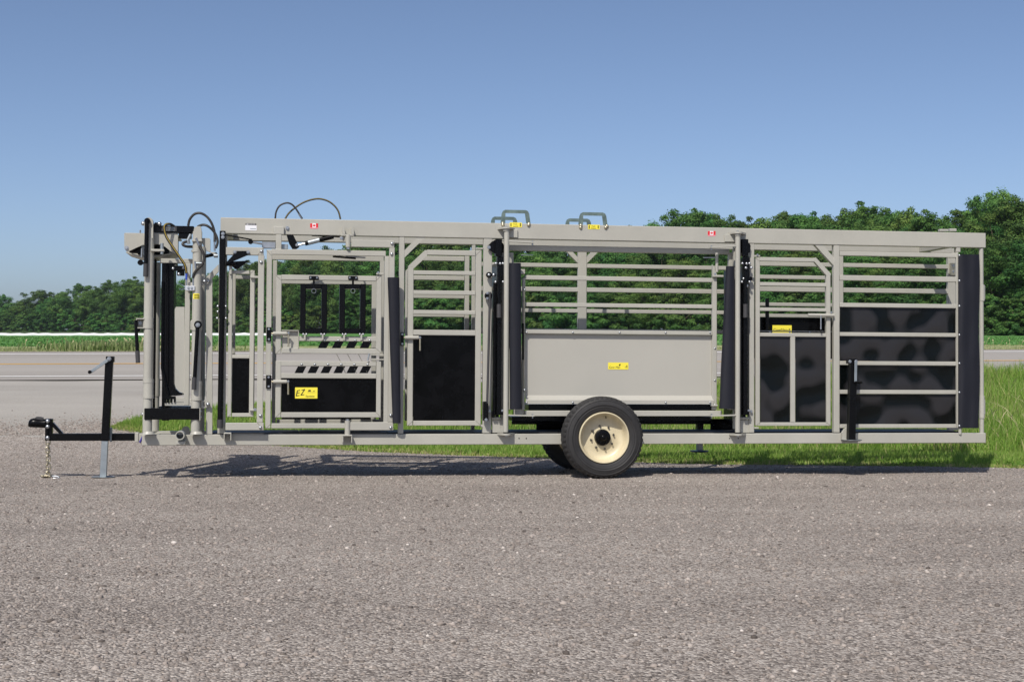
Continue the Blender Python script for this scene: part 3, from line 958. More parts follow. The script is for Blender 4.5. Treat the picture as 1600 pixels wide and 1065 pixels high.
rect(g2, 'hinge_tab', 1178.6, 1186, 667, 669.5, .012, .03)
bolt(g2, 1183.5, 398, .01, .8)

# ---- rear side panel: bars over black sheets
rp = empty('rear_side_panel', ROOT)
for y0, y1 in ((394, 400.8), (431, 439.2), (474, 480.6), (519.5, 525.6), (564.3, 570.6), (609, 615.4), (662.3, 668.4)):
    dy = 0
    rect(rp, 'cross_bar', 1312.2, 1494.6, y0, y1, .012, .045)
for y0, y1 in ((480.8, 519.4), (525.7, 564.2), (570.7, 608.9), (615.5, 662.2)):
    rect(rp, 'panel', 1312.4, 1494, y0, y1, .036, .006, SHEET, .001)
rpf = empty('rear_side_panel', ROOT)
for x0, x1, y0, y1 in ((1314, 1482, 384.5, 391.5), (1187, 1482, 411, 417.5), (1187, 1482, 449.5, 457), (1187, 1291, 430, 436), (1187, 1306, 473, 478.5), (1187, 1300, 490.5, 496), (1314, 1482, 494, 499)):
    rect(rpf, 'cross_bar', x0, x1, y0, y1, W + .012, .045)
for x0, x1, y0, y1 in ((1156, 1305, 496.2, 560),):
    rect(rpf, 'panel', x0, x1, y0, y1, .26, .006, FLAT, .001)
rect(rpf, 'decal', 1207, 1237, 508, 520, .257, .0015, YEL, .0003)
rect(rpf, 'cross_bar', 1160, 1300, 516.5, 518.3, .2, .03, GREY)
rect(rpf, 'upright_bar', 1197, 1202, 466, 516, .2, .03, BLACK)
for x in (1203, 1234, 1265): bolt(rpf, x, 518.6, .2, .7)

# rear rubber curtain, corner pipe and hinges
ct = MB()
cw = []
for k in range(17):
    t = k / 16
    cw.append((1497.5 + 32.5 * t, -.012 - .022 * math.sin(t * math.pi * 1.0) - .006 * math.sin(t * 9.0)))
nz = 14
vs = []; fs = []
for j in range(nz):
    yy = 397.5 + (668.5 - 397.5) * j / (nz - 1)
    for (x, Yc) in cw:
        p = P3(x + .8 * math.sin(j * .9) * (x > 1525), yy, Yc + .003 * math.sin(j * 1.1 + x * .2)); vs.append(p)
n_ = len(cw)
for j in range(nz - 1):
    for k in range(n_ - 1):
        fs.append((j * n_ + k + 1, j * n_ + k, (j + 1) * n_ + k, (j + 1) * n_ + k + 1))
back = [(p.x, p.y + .006, p.z) for p in vs]
N0 = len(vs)
ct.add(vs + back, fs + [tuple(i + N0 for i in f[::-1]) for f in fs] +
       [(j * n_, j * n_ + N0, (j + 1) * n_ + N0, (j + 1) * n_) for j in range(nz - 1)] +
       [((j + 1) * n_ - 1, (j + 2) * n_ - 1, (j + 2) * n_ - 1 + N0, (j + 1) * n_ - 1 + N0) for j in range(nz - 1)])
rc = ct.build('rubber_curtain', CURTAIN, ROOT, True)
for y in (399, 438.5, 478, 523, 567.5, 612.7, 665): bolt(rc, 1499, y, -.014, .95, DOME)
ep = empty('rear_gate_hinge', ROOT)
vpipe(ep, 'hinge_pipe', 1533.5, 388, 676, 3.6, .03)
vpipe(ep, 'hinge_sleeve', 1534, 445, 470, 4.6, .03); vpipe(ep, 'hinge_sleeve', 1534, 618, 653, 4.6, .03)
rect(ep, 'hinge_plate', 1536, 1539.6, 446, 468, .02, .03); rect(ep, 'hinge_plate', 1536, 1539.8, 624, 647, .02, .03)
vpipe(ep, 'hinge_pipe', 1487, 392, 672, 3.4, W + .1)
vpipe(ep, 'top_bracket', 1500, 668, 678, 2.5, .0)
rect(FR, 'top_bracket', 1469, 1482, 357.8, 361.5, W * .5, .05); rect(FR, 'top_bracket', 1484.5, 1495, 357, 361.6, W * .5 + .06, .05)
rect(rpf, 'latch_plate', 1485, 1494, 411, 430, W - .02, .02, GOLD, .002)
for y in (415, 424): bolt(rpf, 1489.5, y, W - .02, .8)

# ---- crowding section with the big grey sheet (middle)
mid = empty('middle_side_panel', ROOT)
rect(mid, 'stile', 816.3, 820.4, 434, 640, .012, .04)
rect(mid, 'stile', 1113.3, 1120.3, 434.5, 640, .012, .04)
for y0, y1 in ((432, 438.8), (474, 480.3)): rect(mid, 'cross_bar', 820.4, 1113.3, y0, y1, .0135, .036)
rect(mid, 'cross_bar', 820.4, 1113.3, 516, 522.2, .008, .045)
# formed sheet: upright face, kicked-out lip, lower flange
X0, X1 = L(820.6, 570, .04)[0], L(1113.2, 570, .04)[0]
zt, zm, zl, zb = L(966, 522.4, .04)[1], L(966, 617.5, .04)[1], L(966, 625, .0)[1], L(966, 631, .0)[1]
sh = MB(); prof = [(.045, zt), (.045, zm), (.0, zl), (.0, zb), (.006, zb), (.006, zl + .003), (.051, zm + .003), (.051, zt)]
vs = [(X0, y, z) for y, z in prof] + [(X1, y, z) for y, z in prof]
n_ = len(prof)
sh.add(vs, [tuple(range(n_))[::-1], tuple(range(n_, 2 * n_))] + [(i, (i + 1) % n_, n_ + (i + 1) % n_, n_ + i) for i in range(n_)])
sh.build('formed_sheet', GREYB, mid)
for x in (822.5, 895, 968, 1040, 1109.5): bolt(mid, x, 519.3, .008, .8, DOME); bolt(mid, x, 628.5, 0, .8, DOME)
for y in (544, 594, 632): bolt(mid, 1117, y, .012, .8, DOME)
# header frame tucked behind the top rail
rect(mid, 'header_bar', 796, 1140, 386, 394.3, .10, .05); rect(mid, 'header_leg', 1139, 1148, 394.5, 640, .10, .05); rect(mid, 'header_leg', 796, 802, 394.5, 640, .10, .05)
# far side of the middle section
midf = empty('middle_side_panel', ROOT)
for y0, y1 in ((412.5, 418.8), (449.5, 456.5), (483, 489)): rect(midf, 'cross_bar', 742, 1146, y0, y1, W + .012, .045)
rect(midf, 'cross_bar', 742, 1146, 514, 519.5, W + .012, .045)
# lower sill and black floor pan
rect(mid, 'sill_bar', 820, 1128, 641.3, 650, .006, .05)
rect(mid, 'floor_pan', 826, 1118, 631.4, 641, .06, .5, BLACK)
rect(mid, 'floor_pan', 800, 1112, 650.4, 657, .09, .45, BLACK)
rect(midf, 'sill_bar', 800, 1150, 657, 662.5, W - .05, .04, BLACK)
rect(mid, 'corner_plate', 1110, 1148, 654, 674, W - .1, .01, FLAT)
rect(mid, 'corner_plate', 838, 880, 661, 676, W - .1, .01, FLAT)
rect(mid, 'end_angle', 803, 819, 633, 649, .03, .05, GREY)
# gas strut with rod beside the sheet
tube(mid, 'gas_strut', [(817.3, 505, -.03), (817.3, 562, -.03)], 1.7, BLACK, 10)
tube(mid, 'strut_rod', [(819, 453, -.03), (818, 610, -.03)], .75, GOLD, 8)
bolt(mid, 820, 452.5, -.04, .8, DOME); bolt(mid, 819.5, 609, -.04, .9, DOME)
rect(mid, 'corner_block', 813.5, 820.6, 420.5, 428, -.02, .05, GREY)
tube(mid, 'pin', [(814, 398.5, .05), (833, 398.5, .05)], .8, STEEL, 6)
tube(mid, 'pin', [(1099, 402.5, .05), (1118, 402.5, .05)], .8, STEEL, 6)
vpipe(mid, 'hinge_pin_tube', 1120, 395, 425, 2.5, .03)
poly(mid, 'gusset', [(1113.4, 413), (1113.4, 434), (1120.4, 434), (1120.4, 429)], .014, .03)
rect(mid, 'hinge_tab', 1114.5, 1131, 429.5, 432.8, -.02, .05)
bolt(mid, 1117.3, 428.5, -.01, .9)
rect(mid, 'hinge_tab', 1112, 1122, 632, 634.5, -.02, .05)

# ---- swing hinge posts either side of the middle section
def hinge_post(x, yt, yb, s, ytop_rail):
    """s=+1: arms reach to the right, -1: to the left"""
    g = empty('swing_hinge', ROOT)
    Yc = -.075
    vpipe(g, 'hinge_pipe', x, yt, yb, 4.05, Yc)
    vpipe(g, 'collar', x, yt - 1.2, yt + 1.6, 5.0, Yc)
    vpipe(g, 'collar', x, yb - 1.8, yb - .2, 4.9, Yc, BLACK)
    for yy in (yt - 3.2, yb + 1.6):
        w0, w1 = (13, 12)
        zt = L(x, yy - 1.4, Yc)[1]; zb2 = L(x, yy + 1.4, Yc)[1]
        xl, xr, xc = L(x - w0 - 1, yy, 0)[0], L(x + w1 + 1, yy, 0)[0], L(x, yy, Yc)[0]
        pts = [(xl, -.002), (xr, -.002)] + [(xc + .042 * math.cos(a), Yc - .042 * math.sin(a)) for a in np.linspace(.25, math.pi - .25, 9)]
        b = MB(); n = len(pts)
        b.add([(p[0], p[1], zb2) for p in pts] + [(p[0], p[1], zt) for p in pts],
              [tuple(range(n)), tuple(range(2 * n - 1, n - 1, -1))] + [(i, n + i, n + (i + 1) % n, (i + 1) % n) for i in range(n)])
        b.build('bearing_plate', GREY, g)
        tube(g, 'pivot_bolt', [(x, yy - 3.0, Yc), (x, yy + 3.4, Yc)], 2.2, STEEL, 6)
    # flat arms
    for (ya, yb2) in ((378.5, 381.2), (650, 651.2)):
        off = 7.5 if s < 0 and ya < 400 else 0
        xe = x + s * 43
        A, B = P3(x, ya - 2 + off, Yc), P3(xe, yb2 - 2 + off, Yc + .02)
        mb = MB(); hw = .028
        mb.add([(A.x, A.y - hw * .6, A.z - .006), (B.x, B.y - hw, B.z - .006), (B.x, B.y + hw, B.z - .006), (A.x, A.y + hw * .6, A.z - .006),
                (A.x, A.y - hw * .6, A.z + .006), (B.x, B.y - hw, B.z + .006), (B.x, B.y + hw, B.z + .006), (A.x, A.y + hw * .6, A.z + .006)],
               [(0, 3, 2, 1), (4, 5, 6, 7), (0, 1, 5, 4), (1, 2, 6, 5), (2, 3, 7, 6), (3, 0, 4, 7)])
        mb.build('swing_arm', GREY, g)
        tube(g, 'arm_bolt', [(xe - s * 2, yb2 - 5 + off, Yc + .02), (xe - s * 2, yb2 + 1.8 + off, Yc + .02)], 1.3, STEEL, 6)
    return g
hinge_post(791, 359.5, 676.5, 1, 0)
hinge_post(1152.7, 367, 677, -1, 0)
# welded bracket boxes behind the hinges
rect(FR, 'bracket', 795, 809, 358.5, 371.2, -.02, .02); rect(FR, 'bracket', 1133, 1149, 366, 378, -.02, .02)
rect(FR, 'bracket', 783, 787.5, 376, 676, .02, .05); 
rect(FR, 'bracket', 768.8, 783, 655, 676, .02, .02); rect(FR, 'bracket', 768.8, 783, 651.5, 655, .0, .05)
rect(FR, 'bracket', 1157, 1170.8, 655.5, 675.8, .02, .02); rect(FR, 'bracket', 1157, 1170.8, 651.5, 655, .0, .05)
rect(FR, 'bracket', 1146.5, 1149.5, 383, 670, .045, .04)
for x in (811, 822.3, 1140, 1153.6):
    o = MB().tube([P3(x, 684.4, -.0015), P3(x, 684.4, .004)], .0062, 10).build('bolt_hole', INK, FR)
for x, y in ((832.5, 668), (1085, 660), (1095, 668)): pass

# ---- rubber bumper rolls hung beside the swinging sections
def roll(name, xt0, xt1, yt, xb0, xb1, yb, Y, dents=0):
    n = 24; nz = 16; vs = []; fs = []
    for j in range(nz + 1):
        t = j / nz
        y = yt + (yb - yt) * t
        a0, a1 = xt0 + (xb0 - xt0) * t, xt1 + (xb1 - xt1) * t
        c = P3((a0 + a1) / 2, y, Y); r = (P3(a1, y, Y).x - P3(a0, y, Y).x) / 2
        for k in range(n):
            a = 2 * math.pi * k / n
            rr = r * (1 + .015 * math.sin(3 * a + j * .6) + .012 * math.sin(5 * a - j * 1.1))
            vs.append((c.x + rr * math.cos(a), c.y + rr * .62 * math.sin(a), c.z))
    for j in range(nz):
        for k in range(n):
            fs.append((j * n + k, j * n + (k + 1) % n, (j + 1) * n + (k + 1) % n, (j + 1) * n + k))
    fs.append(tuple(range(n))); fs.append(tuple(range((nz + 1) * n - 1, nz * n - 1, -1)))
    return MB().add(vs, fs).build(name, CURTAIN, ROOT, True)
roll('rubber_bumper', 605.5, 624, 433.5, 613.3, 626, 661, -.085)
roll('rubber_bumper', 795.5, 814, 411, 796.5, 815.5, 639, -.085)
roll('rubber_bumper', 1134.5, 1148, 416, 1123.5, 1148.5, 638, -.06)

# ---- sliding-gate mechanisms (black) beside the hinge posts
def slide_gear(dx, dy, first):
    g = empty('sliding_gate_gear', ROOT)
    q = lambda *a: (a[0] + dx, a[1] + dx, a[2] + dy, a[3] + dy)
    rect(g, 'gear_head', *q(774.5, 784.5, 373.5, 400), -.07, .07, BLACK)
    rect(g, 'gear_body', *q(777, 786.5, 400.5, 441), -.06, .06, BLACK)
    poly(g, 'gear_plate', [(x + dx, y + dy) for x, y in ((768, 378), (774, 374.5), (786, 380), (788, 384), (787, 394), (783, 396), (772, 396), (761.5, 387.5), (761.5, 385))], -.03, .012, BLACK)
    bolt(g, 764 + dx, 386.5 + dy, -.03, 1.25)
    rect(g, 'gate_leaf', *q(770.5, 781.5, 441, 648), -.02, .03, BLACK)
    Xa, Xb = L(775 + dx, 500, .1)[0], L(780 + dx, 500, .1)[0]
    MB().box(Xa, Xb, .09, W - .01, .46, 1.95, .003).build('sliding_gate', BLACK, g)
    rect(g, 'guide_bar', *q(776.5, 783.5, 441, 648), -.055, .03, BLACK)
    rect(g, 'guide_bar', *q(772, 774.5, 470, 648), -.05, .03, BLACK)
    tube(g, 'drop_lever', [(779.8 + dx, 425 + dy, -.085), (779.8 + dx, 480 + dy, -.085)], 2.6, BLACK, 10)
    tube(g, 'lever_grip', [(779.7 + dx, 475 + dy, -.085), (779.7 + dx, 496 + dy, -.085)], 3.6, GRIP, 12)
    for x, y in ((775, 411.5), (781.5, 411.8), (786, 411.6), (774.5, 440.5), (786, 440.3)): bolt(g, x + dx, y + dy, -.066, 1.05, DOME)
    rect(g, 'clamp', *q(768.5, 773, 642, 652), -.03, .03, BLACK); bolt(g, 765 + dx, 642 + dy, -.01, .9)
    rect(g, 'clamp', *q(782.5, 786.5, 638, 648), -.06, .03, BLACK); bolt(g, 785 + dx, 641 + dy, -.06, .9)
    return g
sg = slide_gear(0, 0, True)
# round cams and long lever rod of the first mechanism
def disc(par, name, x, y, rpx, Y, th, m): 
    p = P3(x, y, Y); r = rpx / 170
    return MB().tube([p, p + Vector((0, th, 0))], r, 20).build(name, m, par, True)
disc(sg, 'cam', 764.3, 429.3, 4.5, -.055, .03, BLACK); bolt(sg, 764, 429.3, -.055, 1.2, DOME); bolt(sg, 771.5, 429.4, -.05, 1.2, DOME)
rect(sg, 'cam_link', 764, 775, 427.6, 431.6, -.045, .02, BLACK)
disc(sg, 'cam', 763.5, 462, 6, -.05, .025, BLACK); bolt(sg, 761.7, 458, -.05, 1); bolt(sg, 761.6, 465.8, -.05, 1)
rect(sg, 'cam_link', 760, 769, 459.6, 463.6, -.065, .03, BLACK)
tube(sg, 'lever_rod', [(765.6, 456, -.06), (765.3, 472, -.06), (761.3, 630, -.06)], 1.9, GRIP, 12)
rect(sg, 'lever_foot', 755.2, 763.4, 627, 657.2, -.07, .05, BLACK); bolt(sg, 759.5, 655.5, -.07, 1.1)
sg2 = slide_gear(385, 0, False)
for x, y in ((1165.5, 418.5), (1162, 435.3), (1167, 446.5), (1173.8, 418.3)): bolt(sg2, x, y, -.07, 1.15, DOME)
rect(sg2, 'cam_link', 1160, 1176, 432, 438, -.055, .03, BLACK)
bolt(sg2, 1173.5, 642.5, -.01, 1.1)

# ---- squeeze section
sq = empty('squeeze_frame', ROOT)
Ys = -.04
rect(sq, 'stile', 415.6, 424, 390.2, 669, Ys, .05)
rect(sq, 'top_bar', 424, 603, 390.5, 399, Ys + .002, .045)
rect(sq, 'bottom_bar', 424, 541, 661, 669, Ys + .002, .045)
rect(sq, 'stile', 600.3, 607.4, 400, 672, Ys - .004, .05)
rect(sq, 'end_post', 607.6, 616, 386.5, 659, Ys - .012, .05)
rect(sq, 'end_arm', 549, 616, 375, 386.3, Ys - .014, .055)
rect(sq, 'end_arm', 546.7, 614.6, 659.2, 672, Ys - .014, .055)
for x, y in ((612.5, 380.5), (612, 396.8), (610.5, 648.5), (610.5, 667.7)): bolt(sq, x, y, Ys - .014, 1.15, DOME)
vpipe(sq, 'hinge_tube', 544, 366.5, 386, 3.9, -.045); vpipe(sq, 'hinge_tube', 543, 657, 679, 4.2, -.045)
tube(sq, 'hinge_bolt', [(543, 654.5, -.045), (543, 659, -.045)], 2.9, STEEL, 6)
tube(sq, 'hinge_bolt', [(544, 385, -.045), (544, 389.5, -.045)], 3.0, STEEL, 6)
for x in (536.5, 550.5):
    poly(sq, 'hinge_ear', [(x - 1.6, 366), (x - 1.6, 357), (x - .6, 353), (x + .6, 353), (x + 2, 358), (x + 3, 366)], -.06, .06)
rect(sq, 'hinge_plate', 533, 553, 366, 369, -.06, .06)
bolt(sq, 533.5, 372.3, -.05, 1.2)
def channel(par, x0, x1, y0, y1, dep=.09):
    """short open channel welded to the base rail, mouth to the viewer"""
    rect(par, 'channel_top', x0, x1, y0, y0 + 2.2, -dep, dep - .001)
    rect(par, 'channel_side', x0, x0 + 1.6, y0 + 2.2, y1, -dep, dep - .001)
    rect(par, 'channel_side', x1 - 1.6, x1, y0 + 2.2, y1, -dep, dep - .001)
channel(sq, 535, 550.5, 679, 691.5)
channel(sq, 349.5, 361.5, 675.5, 688)
# far frame of the squeeze
sqf = empty('squeeze_frame', ROOT)
rect(sqf, 'top_bar', 425, 600, 399.3, 407, W + .01, .045)
rect(sqf, 'stile', 593, 600, 407, 662, W + .01, .045); rect(sqf, 'stile', 425.5, 432, 407, 662, W + .011, .045)
rect(sqf, 'cross_bar', 432, 593, 437.5, 444, W + .012, .04)
rect(sqf, 'stile', 580.5, 588, 438, 655, W - .05, .04)
rect(sqf, 'cross_bar', 432, 593, 528, 533, W + .012, .04); rect(sqf, 'cross_bar', 432, 593, 655, 661.5, W + .012, .04)
rect(sqf, 'panel', 440, 580, 590, 655, W + .02, .006, FLAT, .001)

def slats(par, x0, step, n, y0, y1, wpx, lean, Y):
    for k in range(n):
        x = x0 + step * k
        poly(par, 'slat', [(x, y1), (x + lean, y0), (x + lean + wpx, y0), (x + wpx, y1)], Y + .012, .02, BLACK)
        poly(par, 'slat', [(x + wpx * .62 + 2, y1), (x + lean + wpx * .62 + 2, y0), (x + lean + wpx * 1.5, y0), (x + wpx * 1.5, y1)], Y + .05, .012, RUBBER)
# upper drop door with two black wickets
ud = empty('upper_door', ROOT)
Yd = -.03
rect(ud, 'stile', 431, 439.6, 429.7, 552.6, Yd, .045); rect(ud, 'stile', 588, 596, 429.7, 552.6, Yd, .045)
rect(ud, 'cross_bar', 439.6, 588, 430, 438, Yd + .002, .041); rect(ud, 'cross_bar', 439.6, 588, 544, 552.4, Yd + .002, .041)
rect(ud, 'cross_bar', 467, 588, 525.3, 533, Yd + .003, .04)
slats(ud, 496.5, 21.8, 4, 533.2, 543.8, 9, 5.5, Yd)
for x in (507, 528.5, 555, 577.5): bolt(ud, x, 531.5, Yd, .9, DOME)
rect(ud, 'latch_box', 440, 467, 516.5, 544, Yd + .03, .006); rect(ud, 'latch_box_lip', 440, 467, 515.5, 517, Yd - .005, .035); rect(ud, 'latch_box_lip', 465.5, 467, 517.2, 544, Yd - .004, .034)
slide_latch(ud, 427, 448, 520.8, -.045, 450.7, 520, 541.5, (416.3, 424, 511, 532.8))
def wicket(x0, x1, cx):
    g = ud
    w = 8.6
    rect(g, 'wicket_stile', x0, x0 + w, 443.5, 521, -.06, .10, BLACK); rect(g, 'wicket_stile', x1 - w, x1, 443.5, 521, -.06, .10, BLACK)
    rect(g, 'wicket_bar', x0 + w, x1 - w, 443.7, 451, -.058, .096, BLACK); rect(g, 'wicket_bar', x0 + w, x1 - w, 513, 520.8, -.058, .096, BLACK)
    rect(g, 'clip', cx - 7.4, cx + 7.4, 431, 437, -.045, .014, BLACK); rect(g, 'clip_stem', cx - 1.6, cx + 1.6, 437.2, 455, -.06, .012, BLACK)
    for sx in (-5, 5): bolt(g, cx + sx, 433.8, -.045, .6)
    ring = [P3(cx + 3.4 * math.cos(a), 454.5 + 3.4 * math.sin(a), -.062) for a in np.linspace(0, 2 * math.pi, 17)]
    MB().tube(ring, .0025, 6, False).build('pull_ring', STEEL, g, True)
    for xf in (x0 + 7, x1 - 7):
        poly(g, 'foot_tab', [(xf - 1.2, 531), (xf - 1.2, 522), (xf, 512.5), (xf + 1.4, 513), (xf + 1.4, 531)], -.055, .03, GREY)
        bolt(g, xf - 2, 522, -.05, .9, DOME); bolt(g, xf + 3, 522, -.05, .9, DOME)
wicket(469, 511, 490.3); wicket(530.5, 571.5, 551.5)
# lower drop door with sheet and decal
ld = empty('lower_door', ROOT)
rect(ld, 'stile', 430.3, 439, 563.5, 652, Yd, .045); rect(ld, 'stile', 588, 595.3, 564, 652, Yd, .045)
for y0, y1 in ((564.2, 571.8), (583, 591), (643.7, 652)): rect(ld, 'cross_bar', 439, 588, y0, y1, Yd + .002, .041)
slats(ld, 460, 20.3, 6, 572, 582.8, 8.8, 5.5, Yd)
for k in range(6): bolt(ld, 471.2 + 20.6 * k, 569.2, Yd, .9, DOME)
rect(ld, 'panel', 439.2, 587.8, 591, 643.7, Yd + .02, .006, FLAT, .001)
slide_latch(ld, 427, 448, 596, -.045, 450.3, 595.5, 616, (415.6, 424, 586, 606.5))
hg = rect(ld, 'hinge_strap', 579, 600, 553.2, 555.4, -.04, .03); rect(ld, 'hinge_strap', 579, 600, 560.5, 562.6, -.04, .03)
tube(ld, 'hinge_pin', [(577, 552, -.04), (574.5, 563, -.04)], 1.2, GALV, 8)
for xa in (526, 543, 560): tube(ld, 'pull_cord', [(xa, 553, .0), (xa + 8, 568, .01), (xa + 14, 583, .02)], .45, GOLD, 5)
rect(ud, 'hinge_tab', 588, 600, 426.5, 429, -.045, .03); bolt(ud, 591, 426, -.04, .9)

# narrow front side gate
ng = empty('narrow_gate', ROOT)
rect(ng, 'stile', 356.2, 362.3, 424, 651, -.02, .045); rect(ng, 'stile', 390, 397, 422, 651, -.02, .045)
rect(ng, 'cross_bar', 362.3, 390, 422.2, 428, -.018, .041); rect(ng, 'cross_bar', 362.3, 390, 554, 559.7, -.018, .041); rect(ng, 'cross_bar', 362.3, 390, 645, 651, -.018, .041)
rect(ng, 'panel', 362.5, 389.8, 559.8, 644.8, 0, .006, FLAT, .001)
rect(ng, 'hinge_tab', 391, 411, 431, 434.5, -.05, .03); rect(ng, 'hinge_tab', 390, 409, 638.5, 642, -.05, .03); bolt(ng, 398.5, 639.5, -.05, 1.1)
ngf = empty('narrow_gate', ROOT)
rect(ngf, 'cross_bar', 368, 391, 430, 436, W + .01, .04); rect(ngf, 'stile', 362.8, 367.5, 428, 640, W + .01, .045); rect(ngf, 'stile', 392, 398, 428, 640, W + .01, .045)
# front control frame around it
fc = empty('front_arm_frame', ROOT)
rect(fc, 'arm', 353, 412, 386.3, 398.5, -.075, .05); rect(fc, 'arm_post', 402.3, 411.9, 398.8, 660, -.074, .048); rect(fc, 'arm', 352.3, 412, 660.3, 672, -.075, .05)
for x, y in ((408.5, 392.5), (408, 409.5), (406.8, 649), (406.8, 667.5)): bolt(fc, x, y, -.075, 1.15, DOME)
poly(fc, 'link_plate', [(364.5, 392), (389.5, 392), (389.5, 397.5), (354, 412.5), (352.5, 411), (364.5, 398)], -.1, .02, BLACK)
poly(fc, 'link_plate', [(353.5, 409), (389.5, 407), (372, 420), (368, 420.5)], .02, .02, BLACK)
for x in (367, 387.8): bolt(fc, x, 393.8, -.1, 1.1)
tube(fc, 'link_roller', [(353, 412, -.07), (368, 412, -.07)], 3.4, BLACK, 12)
vpipe(fc, 'pivot_tube', 360.5, 414, 428, 2.2, -.05)

# ---- squeeze linkage under the top rail
lk = empty('squeeze_linkage', ROOT)
rect(lk, 'hanger_box', 427.3, 444, 353.8, 366.2, -.03, .029); rect(lk, 'hanger', 431, 440, 366.4, 390, -.03, .05)
bolt(lk, 449, 356.4, -.002, 1.4)
tube(lk, 'link_rod', [(352.5, 367, -.04), (394, 374.5, -.03)], 1.1, BLACK, 8)
tube(lk, 'link_rod', [(392, 378, -.02), (410, 381, .0)], 1.6, STEEL, 8)
rect(lk, 'turnbuckle', 409.5, 431, 377.5, 388, .02, .05, STEEL); rect(lk, 'turnbuckle', 440, 450, 381.5, 389.5, .02, .05, GALV)
disc(lk, 'knuckle', 391.5, 377.5, 3.6, -.03, .03, BLACK)
poly(lk, 'arm_plate', [(447.5, 366.5), (458, 366.5), (467.5, 386), (463, 389), (457, 389), (452, 381)], .01, .03, BLACK)
bolt(lk, 464, 382.7, .008, 1.1)
tube(lk, 'cylinder', [(476.5, 380.5, .02), (521, 369.5, .02)], 3.5, BLACK, 14)
tube(lk, 'cylinder_rod', [(466, 383, .02), (478, 380, .02)], 1.8, STEEL, 8)
tube(lk, 'cylinder', [(487, 367.5, .05), (531, 369.5, .05)], 1.6, BLACK, 10)
tube(lk, 'cylinder_band', [(481.5, 379.3, .02), (499, 374.9, .02)], 3.65, GALV, 14)
poly(lk, 'arm_plate', [(533, 366.5), (540, 366.5), (538, 376), (532, 378)], -.02, .02, GREY)
rect(lk, 'grease_block', 529, 536, 391, 399, W * .5, .04, GREY)
tube(lk, 'link_rod', [(520, 400.5, .2), (556, 403.5, .2)], 1.6, BLACK, 8)
tube(lk, 'link_rod', [(540, 400.5, .2), (571, 402.5, .2)], 1.2, STEEL, 8)

# ---- black drop bar of the front door, in its grey channel
db = empty('drop_bar', ROOT)
rect(db, 'channel_back', 341.3, 353.5, 366, 677, -.005, .05)
rect(db, 'upper_bar', 342.5, 351.8, 360.5, 497, -.07, .05, BLACK)
tube(db, 'rod', [(346.7, 494, -.05), (344, 657, -.05)], 4.1, BLACK, 12)
tube(db, 'grip', [(343.6, 655, -.05), (343.4, 668.5, -.05)], 4.6, GRIP, 14)
for x, y in ((348.3, 365), (348.2, 370.6)): bolt(db, x, y, -.07, 1.2)
for x, y in ((340.5, 478.3), (352.8, 478.5), (340.3, 486.8), (339.5, 497), (353, 497.2)): bolt(db, x, y, -.05, 1.0, DOME)

# ---- headgate
hg = empty('headgate', ROOT)
Yh = -.05
def head_post(x, far=False, mir=1):
    Y = Yh if not far else W + .04
    k = 1 if not far else .95
    return Y, k
def pipe_set(x, ytop, Y, sleeve=(593, 621), base=678):
    vpipe(hg, 'post', x, ytop, base - 2, 6.9, Y, n=28)
    vpipe(hg, 'sleeve', x, sleeve[0], sleeve[1], 7.7, Y, n=28)
    vpipe(hg, 'sleeve_ring', x, sleeve[0] - 1, sleeve[0] + 5, 8.1, Y, n=28); vpipe(hg, 'sleeve_ring', x, sleeve[1] - 4, sleeve[1] + 1, 8.2, Y, n=28)
    vpipe(hg, 'base_collar', x, base - 4.5, base - .2, 7.3, Y, n=28, taper=9.6)
pipe_set(231.8, 372, Yh); pipe_set(307, 362, Yh, (596, 624))
# far pair of posts, a little to the rear
def pipe_far(xn, ytop):
    X = L(xn, 500, Yh)[0]
    z1 = L(xn, ytop, Yh)[1]
    MB().tube([(X, W + .03, Zbt), (X, W + .03, z1)], .041, 24).build('post', GREY, hg, True)
    z = L(xn, 607, Yh)[1]
    MB().tube([(X, W + .03, z - .08), (X, W + .03, z + .08)], .046, 24).build('sleeve', GREY, hg, True)
pipe_far(231.8, 400); pipe_far(307, 374)
# post heads
zc = L(232, 347, Yh)[1]
hd = [(225.5, 372), (225.5, 347)] + [(232.3 + 6.9 * math.cos(a), 347 - 7.3 * math.sin(a)) for a in np.linspace(math.pi, 0, 9)] + [(239.2, 372)]
poly(hg, 'post_head', hd, Yh - .035, .07)
poly(hg, 'post_head', [(301.5, 377), (301.5, 365), (303.5, 356), (308, 353.5), (313.5, 353.5), (315, 362), (315, 377)], Yh - .04, .08)
rect(hg, 'post_collar', 299.8, 316, 374, 377.5, Yh - .05, .1)
# trapezoid housing on the first post, with an arched cut-out
arch = [(194, 364.3), (278, 364.3), (278, 396.2), (273, 396), (266, 392), (258, 385.5), (250, 382), (241, 380.6), (232, 380.8), (222, 383), (213, 387), (204, 391.3), (198, 392.6), (194.3, 389)]
poly(hg, 'housing_plate', arch, Yh + .045, .012)
poly(hg, 'housing_plate', [(x + 3, y + 1.5) for x, y in ((194, 366), (276, 366), (276, 394), (240, 400), (222, 401), (196, 393))], W - .02, .012)
rect(hg, 'housing_top', 195, 277, 364.4, 366.4, Yh + .058, W - .05 + .02)
poly(hg, 'housing_floor', [(197, 392.8), (222, 400.5), (240, 400), (277, 394), (277, 396), (240, 402), (222, 402.5), (197, 394.8)], .1, .5)
rect(hg, 'lock_block', 221, 228, 380, 399, .06, .08, GALV); rect(hg, 'lock_block', 215, 260, 384, 398, .3, .1, BLACK)
tube(hg, 'spring_pin', [(222, 388, .0), (221.5, 402, .0)], 1.5, STEEL, 8)
disc(hg, 'adjuster_knob', 219.3, 410, 4.2, -.03, .02, BLACK); tube(hg, 'spring_pin', [(215, 410, -.02), (226, 411, -.02)], 1.6, BLACK, 8)
